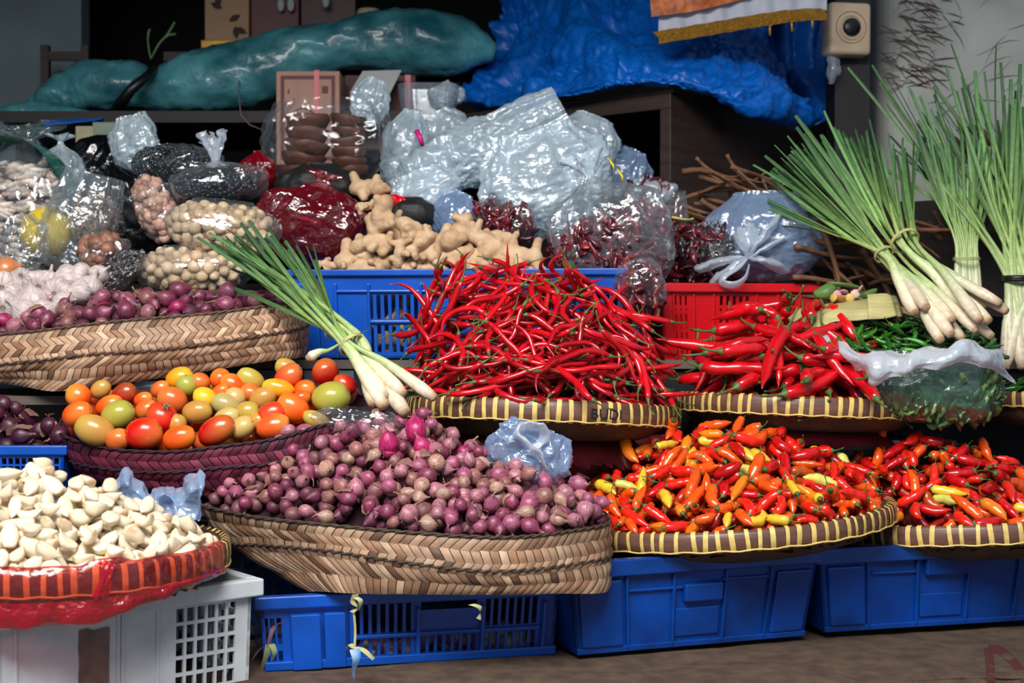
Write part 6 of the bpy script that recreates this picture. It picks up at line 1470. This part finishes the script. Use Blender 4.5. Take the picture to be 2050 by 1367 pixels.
        MB().box((W * .60, -.003, 0), (W * .68, -.001, H)).box((W * .60, -.003, H), (W * .68, .12, H + .002)).build('pink_strapping', pk, o, False)
    box('tan printed cardboard box with brown ornamental border and pink strap', 553, 142, 680, 330, 4.30, .16, bm_, 0, kids=prints)
    box('dark brown cardboard box behind the white card', 690, 150, 832, 300, 4.5, .2, dk, kids=lambda o, W, H: MB().box((W * .85, -.003, H * .3), (W * .93, -.001, H)).build('pink_strapping', pk, o, False))
    b = MB(); v = [P(726, 142, 4.42), P(804, 140, 4.42), P(778, 192, 4.36), P(700, 186, 4.36)]; v += [p + Vector((0, .004, -.002)) for p in v]
    b.add(v, [(0, 3, 2, 1), (4, 5, 6, 7), (0, 1, 5, 4), (1, 2, 6, 5), (2, 3, 7, 6), (3, 0, 4, 7)]); tag(b.build('white_card', pm('white_card', C(190, 196, 194), .7), smooth=False), 'blank white card flap leaning on the dark box', 'card')
    # ridged clear container
    b = MB(); v = []; W = px2m(120, 4.1); H = px2m(62, 4.1)
    for j in range(8):
        for i in range(81):
            u = i / 80; a = 2 * pi * u; k = (1 - .12 * (1 - j / 7)) * (1 + .02 * sin(u * 2 * pi * 30)); ca, sa = cos(a), sin(a)
            v.append(Vector((math.copysign(abs(ca) ** .5, ca) * W / 2 * k, math.copysign(abs(sa) ** .5, sa) * .06 * k, H * (j / 7 - .5))))
    o = MB().add(v, grid_faces(81, 8)).build('plastic_tub', film('ridged_tub', (.86, .9, .93, 1), C(180, 196, 206), .3, .4, .15, .2, 10, .3), M=Matrix.Translation(P(858, 203, 4.1))); tag(o, 'ridged clear plastic tub on the shelf left of the tarpaulin', 'tub')
    bag('crumpled clear bag lying in the ridged tub', 892, 192, 4.12, 74, 56, .08, haze_m, seed=50, crump=(14, .02))
    # offering box, dark red boxes
    gold = pm('gold_cloth', C(206, 154, 30), .4, var=.4, vscale=30, metal=.3)
    def leaves(o, W, H):
        r = random.Random(1); b = MB()
        for i in range(9):
            x, z, a = r.uniform(.1, .9) * W, r.uniform(.12, .95) * H, r.uniform(-1.2, 1.2); v, f = lathe([(.02, -1), (.45, -.3), (.5, .2), (.02, 1)], 8)
            b.add([Vector((x + (p.x * cos(a) + p.z * sin(a)) * .022, -.001 + p.y * .0006, z + (p.z * cos(a) - p.x * sin(a)) * .022)) for p in v], f)
        b.build('leaf_print', pm('dark_print', C(50, 32, 26), .7), o)
    box('tan box with dark leaf pattern, standing on a yellow cloth', 410, -70, 498, 84, 4.85, .16, pm('leaf_box', C(170, 134, 100), .6, var=.2), kids=leaves)
    box('yellow gold cloth edge below the leaf patterned box', 402, 80, 500, 106, 4.80, .3, gold, name='cloth_edge', cat='cloth')
    box('dark red box right of the leaf patterned one', 502, -70, 598, 76, 4.85, .2, pm('dark_red_card', C(84, 18, 26), .5, var=.2))
    box('dark maroon box above the rising teal roll', 602, -70, 712, 66, 4.88, .2, pm('maroon_card', C(66, 16, 28), .5, var=.2))
    box('low golden brown board under the dark red boxes', 502, 78, 716, 90, 4.84, .28, pm('brown_gold', C(120, 84, 20), .5), name='board', cat='board')
    for i, (x, y) in enumerate(((562, 8), (582, 8), (652, 0))):
        v, f = lathe([(.1, -1), (.8, -.7), (1, 0), (.6, .7), (.1, 1)], 10, lambda p, a, z: Vector((p.x * .5, p.y * .2, z))); tag(MB().add([p * .026 for p in v], f).build('paper_charm', pm('grey_paper', C(160, 170, 168), .7), M=Matrix.Translation(P(x, y, 4.82))), ['left', 'middle', 'right'][i] + ' of three small grey paper charms hanging on the red boxes', 'charm')
    v, f = lathe([(.1, -.5), (.9, -.45), (1, 0), (.8, .5), (.1, .55)], 20); tag(MB().add([Vector((p.x * .045, p.y * .04, p.z * .05)) for p in v], f).build('cream_cup', pm('cream_ceramic', C(190, 178, 146), .4), M=Matrix.Translation(P(738, 34, 4.8))), 'cream rounded cup on top of the teal roll', 'cup')
    # shelf holding the boxes above
    zs = zat(106, 4.80)
    tag(MB().box((P(330, 0, 4.8).x, 4.78, zs - .03), (P(1000, 0, 4.8).x, 5.2, zs)).build('shelf_board', wood_dark, smooth=False), 'dark shelf under the offering boxes in the background', 'shelf')
    # chair silhouette, sprig, pale packs
    o = empty('wooden_chair', P(130, 200, 5.0), 'dark wooden chair back against the grey wall', 'chair'); T3 = Matrix.Translation(-o.location)
    for x in (92, 172):
        p = P(x, 92, 5.0); MB().box((p.x - .014, 4.98, .0), (p.x + .014, 5.01, p.z)).build('back_post', wood_dark, o, False, T3)
    MB().box((P(92, 0, 5).x, 4.985, P(0, 122, 5).z), (P(172, 0, 5).x, 5.005, P(0, 104, 5).z)).build('top_rail', wood_dark, o, False, T3)
    MB().box((P(92, 0, 5).x, 4.6, .42), (P(172, 0, 5).x + .2, 5.0, .45)).build('seat', wood_dark, o, False, T3)
    b = MB(); gm = pm('sprig_green', C(96, 132, 84), .6)
    for pts in ([(302, 118), (318, 88), (336, 68), (350, 44)], [(322, 82), (338, 70), (352, 68)], [(296, 80), (297, 66), (300, 58)]):
        v, f = tube([P(x, y, 4.6) for x, y in pts], .004, 5); b.add(v, f)
    v, f = tube([P(302, 118, 4.6), P(298, 100, 4.6), P(296, 80, 4.6)], .003, 5); b.add(v, f)
    tag(b.build('plant_sprig', gm), 'thin green plant sprig standing behind the teal bundles', 'plant')
    pal = pm('cream_pack', C(170, 162, 130), .6, var=.4, vscale=12, bump=.4, bscale=20)
    for i, (x0, y0, x1, y1) in enumerate(((152, 252, 188, 574), (186, 244, 236, 574), (124, 300, 150, 574))):
        box(['cream wrapped pack in the dark under the table', 'pale green wrapped pack right of the cream one', 'small pale pack beside the hazy bag'][i], x0, y0, x1, y1, 4.1, .08, pal if i != 1 else pm('pale_green_pack', C(130, 150, 132), .5, var=.4), name='wrapped_pack', cat='pack')
    # hanging cloth with gold trim
    o = empty('altar_cloth', P(1480, 40, 4.0), 'white cloth with orange top and sparkling gold trim hanging above the tarpaulin', 'cloth'); T4 = Matrix.Translation(-o.location)
    E = [(1318, 62), (1380, 52), (1450, 40), (1520, 28), (1590, 18), (1656, 14)]
    def strip(name, da, db, mat, amp=.004, Dk=0, nv=10):
        rows = [row([(x - 6 * (j == 0) * 2, y + d, 3.96 + Dk) for x, y in E]) for j, d in enumerate((da, (da + db) / 2, db))]
        v, f = sheet(rows, 160, nv, lambda p, u, v_: amp * sin(u * 46 + nz3(p, 6) * 3)); q = MB().add(v, f).build(name, mat, o, True, T4); q.modifiers.new('t', 'SOLIDIFY').thickness = .0015; return q
    strip('white_panel', -130, 6, pm('white_cotton', C(198, 202, 216), .8, var=.15, vscale=20), .006, nv=24)
    q = pm('gold_trim', C(214, 160, 62), .35, var=.6, vscale=160, metal=.75, bump=1.0, bscale=220, stretch=(1, 1, 3)); strip('gold_trim', 2, 26, q, .004, -.008)
    v, f = sheet([row([(1296, -120, 3.94), (1400, -120, 3.93), (1560, -120, 3.94)]), row([(1300, -30, 3.94), (1400, -40, 3.93), (1560, -50, 3.94)]), row([(1304, 34, 3.94), (1390, 22, 3.93), (1500, -4, 3.94)])], 70, 30, lambda p, u, v_: crumple(p, 20, .008)); MB().add(v, f).build('orange_panel', pm('orange_brocade', C(214, 116, 40), .5, var=.0, vscale=30, col2=C(150, 60, 24), bump=.4, bscale=60), o, True, T4)['label'] = 'orange patterned top panel'
    for x, y in ((1541, 52), (1585, 44), (1626, 38)):
        b = MB(); p = P(x, y, 3.95)
        for s in (-1, 1):
            v, f = tube([p + Vector((s * .012, 0, .012)), p + Vector((s * .005, 0, .002)), p], .0016, 5); b.add(v, f)
        v, f = tube([p + Vector((0, 0, .002)), p - Vector((0, 0, .008)), p - Vector((-.001, 0, .026))], [.0022, .0034, .0030], 8); b.add(v, f).build('tassel', gold, o, True, T4)
    # rod the cloth hangs from
    p0 = P(1300, -110, 3.99); v, f = tube([p0, P(1700, -150, 3.99)], .012, 10); tag(MB().add(v, f).build('hanging_rod', wood_dark), 'dark rod above the frame from which the gold trimmed cloth hangs', 'rod')
    # post with switch box
    px0 = P(1672, 0, 4.2).x; px1 = P(1742, 0, 4.2).x
    tag(MB().box((px0, 4.2, 0), (px1, 4.32, 3.0)).build('wooden_post', pm('black_wood', C(22, 16, 18), .6), smooth=False), 'black wooden post carrying the beige switch box', 'post')
    w = px2m(88, 4.12); h = px2m(104, 4.12); p = P(1704, 56, 4.12)
    b = MB().box((-w / 2, 0, -h / 2), (w / 2, .079, h / 2)); o = b.build('switch_box', pm('beige_plastic', C(222, 196, 162), .45, var=.18, vscale=14, bump=.1), None, True, Matrix.Translation(p) @ Matrix.Rotation(math.radians(10), 4, 'Z'), bevel=.012); tag(o, 'worn beige rotary switch box with black knob on the post', 'switch')
    for r0, r1, d0, mt, nm in ((.0, .026, -.012, black_m, 'knob'), (.030, .034, -.0016, MATS['beige_plastic'], 'dial_ring'), (.044, .0455, -.0012, pm('grey_line', C(150, 130, 110), .6), 'printed_circle')):
        if nm == 'knob': v, f = lathe([(.02, 0), (1, 0), (1, .6), (.9, .95), (.02, 1)], 28); v = [Vector((q.x * r1, q.z * d0, q.y * r1 + .002)) for q in v]
        else: v, f = tube([Vector((cos(a) * r1, d0, sin(a) * r1 + .002)) for a in [2 * pi * i / 40 for i in range(41)]], .0012 if nm != 'dial_ring' else .003, 6, False)
        MB().add(v, f).build(nm, mt, o)
    rows = [row([(1656, 92, 4.16), (1668, 96, 4.16), (1680, 100, 4.16)]), row([(1654, 130, 4.15), (1668, 132, 4.12), (1682, 136, 4.15)]), row([(1656, 166, 4.16), (1664, 168, 4.14), (1672, 158, 4.16)])]
    v, f = sheet(rows, 14, 20, lambda p, u, v_: crumple(p, 20, .01)); tag(MB().add(v, f).build('plastic_scrap', milky_m), 'pale plastic scrap hanging below the switch box', 'plastic scrap')
    v, f = tube([P(478, 150, 4.5), P(479, 196, 4.32), P(482, 230, 4.28), P(500, 250, 4.28), P(530, 262, 4.3)], .002, 5); tag(MB().add(v, f).build('cable', pm('grey_cable', C(120, 100, 110), .6)), 'thin cable curving down left of the printed box', 'cable')
background()

def ties():
    rf = pm('raffia', C(190, 188, 130), .6, var=.3, vscale=40)
    def ribbon(b, pts, w, D, tw=0):
        path = spline([P(x, y, D) for x, y in pts], 14); v = []
        for i, p in enumerate(path):
            a = tw * i / 13 + .3; v += [p - Vector((cos(a), sin(a), 0)) * w, p + Vector((cos(a), sin(a), .2)) * w]
        b.add(v, grid_faces(2, 14))
    b = MB(); ribbon(b, [(712, 1190), (706, 1205), (716, 1216), (704, 1226)], .006, 2.44, 2); ribbon(b, [(712, 1196), (722, 1204), (718, 1222)], .005, 2.44, 1); ribbon(b, [(708, 1222), (711, 1260), (710, 1296)], .002, 2.44); ribbon(b, [(710, 1296), (728, 1302), (748, 1320)], .006, 2.44, 1); ribbon(b, [(708, 1296), (700, 1290), (694, 1302)], .005, 2.44, 1)
    o = b.build('raffia_tie', rf); tag(o, 'pale raffia strip hanging down the slotted blue crate', 'tie')
    b = MB(); ribbon(b, [(710, 1300), (714, 1320), (708, 1345), (712, 1372)], .009, 2.43, 1.5); o = b.build('plastic_strip', pm('blue_white_strip', C(60, 150, 220), .35, var=.0, vscale=20, col2=C(220, 234, 244), coat=.3)); tag(o, 'blue and white plastic strip at the end of the raffia tie', 'strip')
    b = MB(); ribbon(b, [(944, 1210), (960, 1216), (962, 1228), (958, 1240)], .006, 2.50, 2); o = b.build('raffia_tie', rf); tag(o, 'short raffia scrap stuck in the crate slot right of the long one', 'tie')
    b = MB(); ribbon(b, [(564, 1246), (548, 1256), (540, 1280), (536, 1296)], .005, 2.44, 1); ribbon(b, [(538, 1292), (520, 1300), (504, 1322)], .004, 2.44, 1); o = b.build('twine_tie', pm('purple_twine', C(176, 130, 148), .6, var=.4, vscale=40)); tag(o, 'frayed pinkish tie between the white and blue crates', 'tie')
    b = MB(); ribbon(b, [(540, 1290), (534, 1312), (522, 1345)], .007, 2.44, 1); ribbon(b, [(544, 1290), (550, 1306), (546, 1322)], .005, 2.44, 1); o = b.build('dry_leaf', pm('dry_green_leaf', C(140, 150, 104), .6, var=.3)); tag(o, 'withered green leaf scrap below the frayed tie', 'leaf')
    # contents seen through the slots of the front crate
    r = random.Random(12); b = MB(); v, f = lathe([(.05, -.9), (.7, -.7), (1, 0), (.6, .7), (.1, 1.1)], 12)
    for i in range(46):
        xx = r.uniform(720, 1085); p = P(xx, 0, 2.65 + (xx - 700) / 400 * .09 + r.uniform(0, .05)); z = zat(r.uniform(1292, 1330), 2.6); c = r.choice([C(206, 190, 186), C(214, 200, 196), C(176, 120, 160)])
        Rm = Euler((r.uniform(0, 6), r.uniform(0, 6), 0)).to_matrix(); b.add([Vector((p.x, p.y, z)) + Rm @ (q * .021) for q in v], f, c)
    b.build('garlic_heads', pm('crate_garlic', None, .5, src='attr', var=.3, vscale=30))['kind'] = 'stuff'
def small_marks():
    W = px2m(40, 3.3); b = MB().box((0, 0, 0), (W, .003, px2m(25, 3.3))); p = P(270, 790, 2.995)
    o = b.build('tile_label', pm('pale_blue_label', C(150, 190, 204), .4, var=.0, vscale=60, col2=C(96, 136, 156)), None, False, Matrix.Translation(p)); tag(o, 'small pale blue tile plate under the front edge of the board above the tomatoes', 'plate')
    # dark red print on the sacking, cut by the picture edge
    bm_o = [x for x in COL.objects if x.name == 'burlap_cover'][0]
    q = MB(); pr = pm('red_brown_print', C(74, 28, 26), .9)
    bpy.context.view_layer.update(); dg = bpy.context.evaluated_depsgraph_get(); ev = bm_o.evaluated_get(dg)
    def onto(x, y):
        d = (P(x, y, 2) - CAM).normalized(); ok, loc, nn, idx = ev.ray_cast(CAM, d); return loc - d * .0012 if ok else P(x, y, 2.5)
    for pts, w in (([(1978, 1296), (1982, 1330), (1984, 1366)], 9), ([(1978, 1298), (2006, 1304), (2034, 1330), (2052, 1362)], 9), ([(1984, 1350), (2004, 1352)], 6)):
        path = spline([Vector((x, y, 0)) for x, y in pts], 16); v = []
        for i, p in enumerate(path):
            t = path[min(15, i + 1)] - path[max(0, i - 1)]; nn = Vector((-t.y, t.x, 0)).normalized() * w; v += [onto(p.x - nn.x, p.y - nn.y), onto(p.x + nn.x, p.y + nn.y)]
        q.add(v, grid_faces(2, 16))
    q.build('printed_mark', pr, bm_o)['label'] = 'dark red printed letter strokes'
ties()
small_marks()

# ------------------------------------------------------------------ labels of what nobody would count, and of the setting
STUFF = {
 'garlic_cloves': 'cream peeled garlic cloves packed below the top layer of the front tray',
 'shallots': 'purple shallots packed below the top layer of the large front basket',
 'shallots.001': 'dark purple shallots packed deep in the upper basket',
 'shallots.002': 'dark shallots packed deep in the low blue basket',
 'curly_chilies': 'curly red chilies packed below the top layer of the tall heap',
 'thick_chilies': 'thick red chilies packed below the top layer',
 'bird_chilies': 'orange and red bird chilies packed deep in the orange chili tray',
 'bird_chilies.001': 'red bird chilies packed deep in the tray by the right edge',
 'tomatoes': 'orange tomatoes packed below the visible plum tomatoes',
 'garlic_filling': 'loose pale filling under the white garlic heads',
 'ginger_roots': 'ginger seen through the slots of the bright blue crate',
 'candlenuts': 'candlenuts packed deep in the lower clear nut bag',
 'candlenuts.001': 'candlenuts packed deep in the upper clear nut bag',
 'dried_chips': 'pale dried chips filling the tall clear sack at the left edge',
 'dried_husks': 'brown dried husks filling a clear bag behind the garlic heads',
 'brown_nuts': 'reddish brown nuts filling a small clear bag behind the garlic heads',
 'black_beans': 'shiny black beans filling the clear bag in the dark',
 'beige_nuts': 'pinkish beige nuts filling the narrow clear bag between black bags',
 'black_beans.001': 'black beans filling the bag tied with the white knot',
 'dark_contents': 'dark purple contents of the red translucent bag',
 'dried_chilies': 'dried red chilies in the small clear bag behind the ginger',
 'dried_chilies.001': 'dried red chilies filling the big knotted clear bag',
 'dried_chilies.002': 'dried red chilies in the pointed lower corner of the big bag',
 'dried_chilies.003': 'dried chilies in the upright bag with the pale yellow band',
 'dried_chilies.004': 'very dark dried chilies in the bag on the red crate',
 'dark_contents.001': 'purplish contents of the bulging bluish bag',
 'dried_chilies.005': 'dried chilies in the shadowed bag beside the cabinet edge',
 'green_chilies': 'green chilies packed under the large lemongrass bunch',
 'green_chilies.001': 'green chilies packed on the small far right tray',
 'green_chilies.002': 'long green chilies filling the greenish hanging bag',
 'garlic_heads': 'pale garlic and shallots seen through the slots of the front blue crate',
}
SET = {'floor': 'grey concrete market floor', 'shading_ceiling': 'unseen dark board slab added overhead to shade the back of the stall', 'wall_back': 'dark wall at the back of the stall', 'wall_left': 'dim grey plaster wall at the upper left',
       'wall_side_left': 'dark side wall far to the left', 'wall_side_right': 'dark side wall far to the right', 'wall_right': 'stained pale concrete pillar with dark scuff marks behind the lemongrass'}
for o in COL.objects:
    if o.name in STUFF and not o.parent: o['label'] = STUFF[o.name]
    if o.name in SET: o['label'] = SET[o.name]
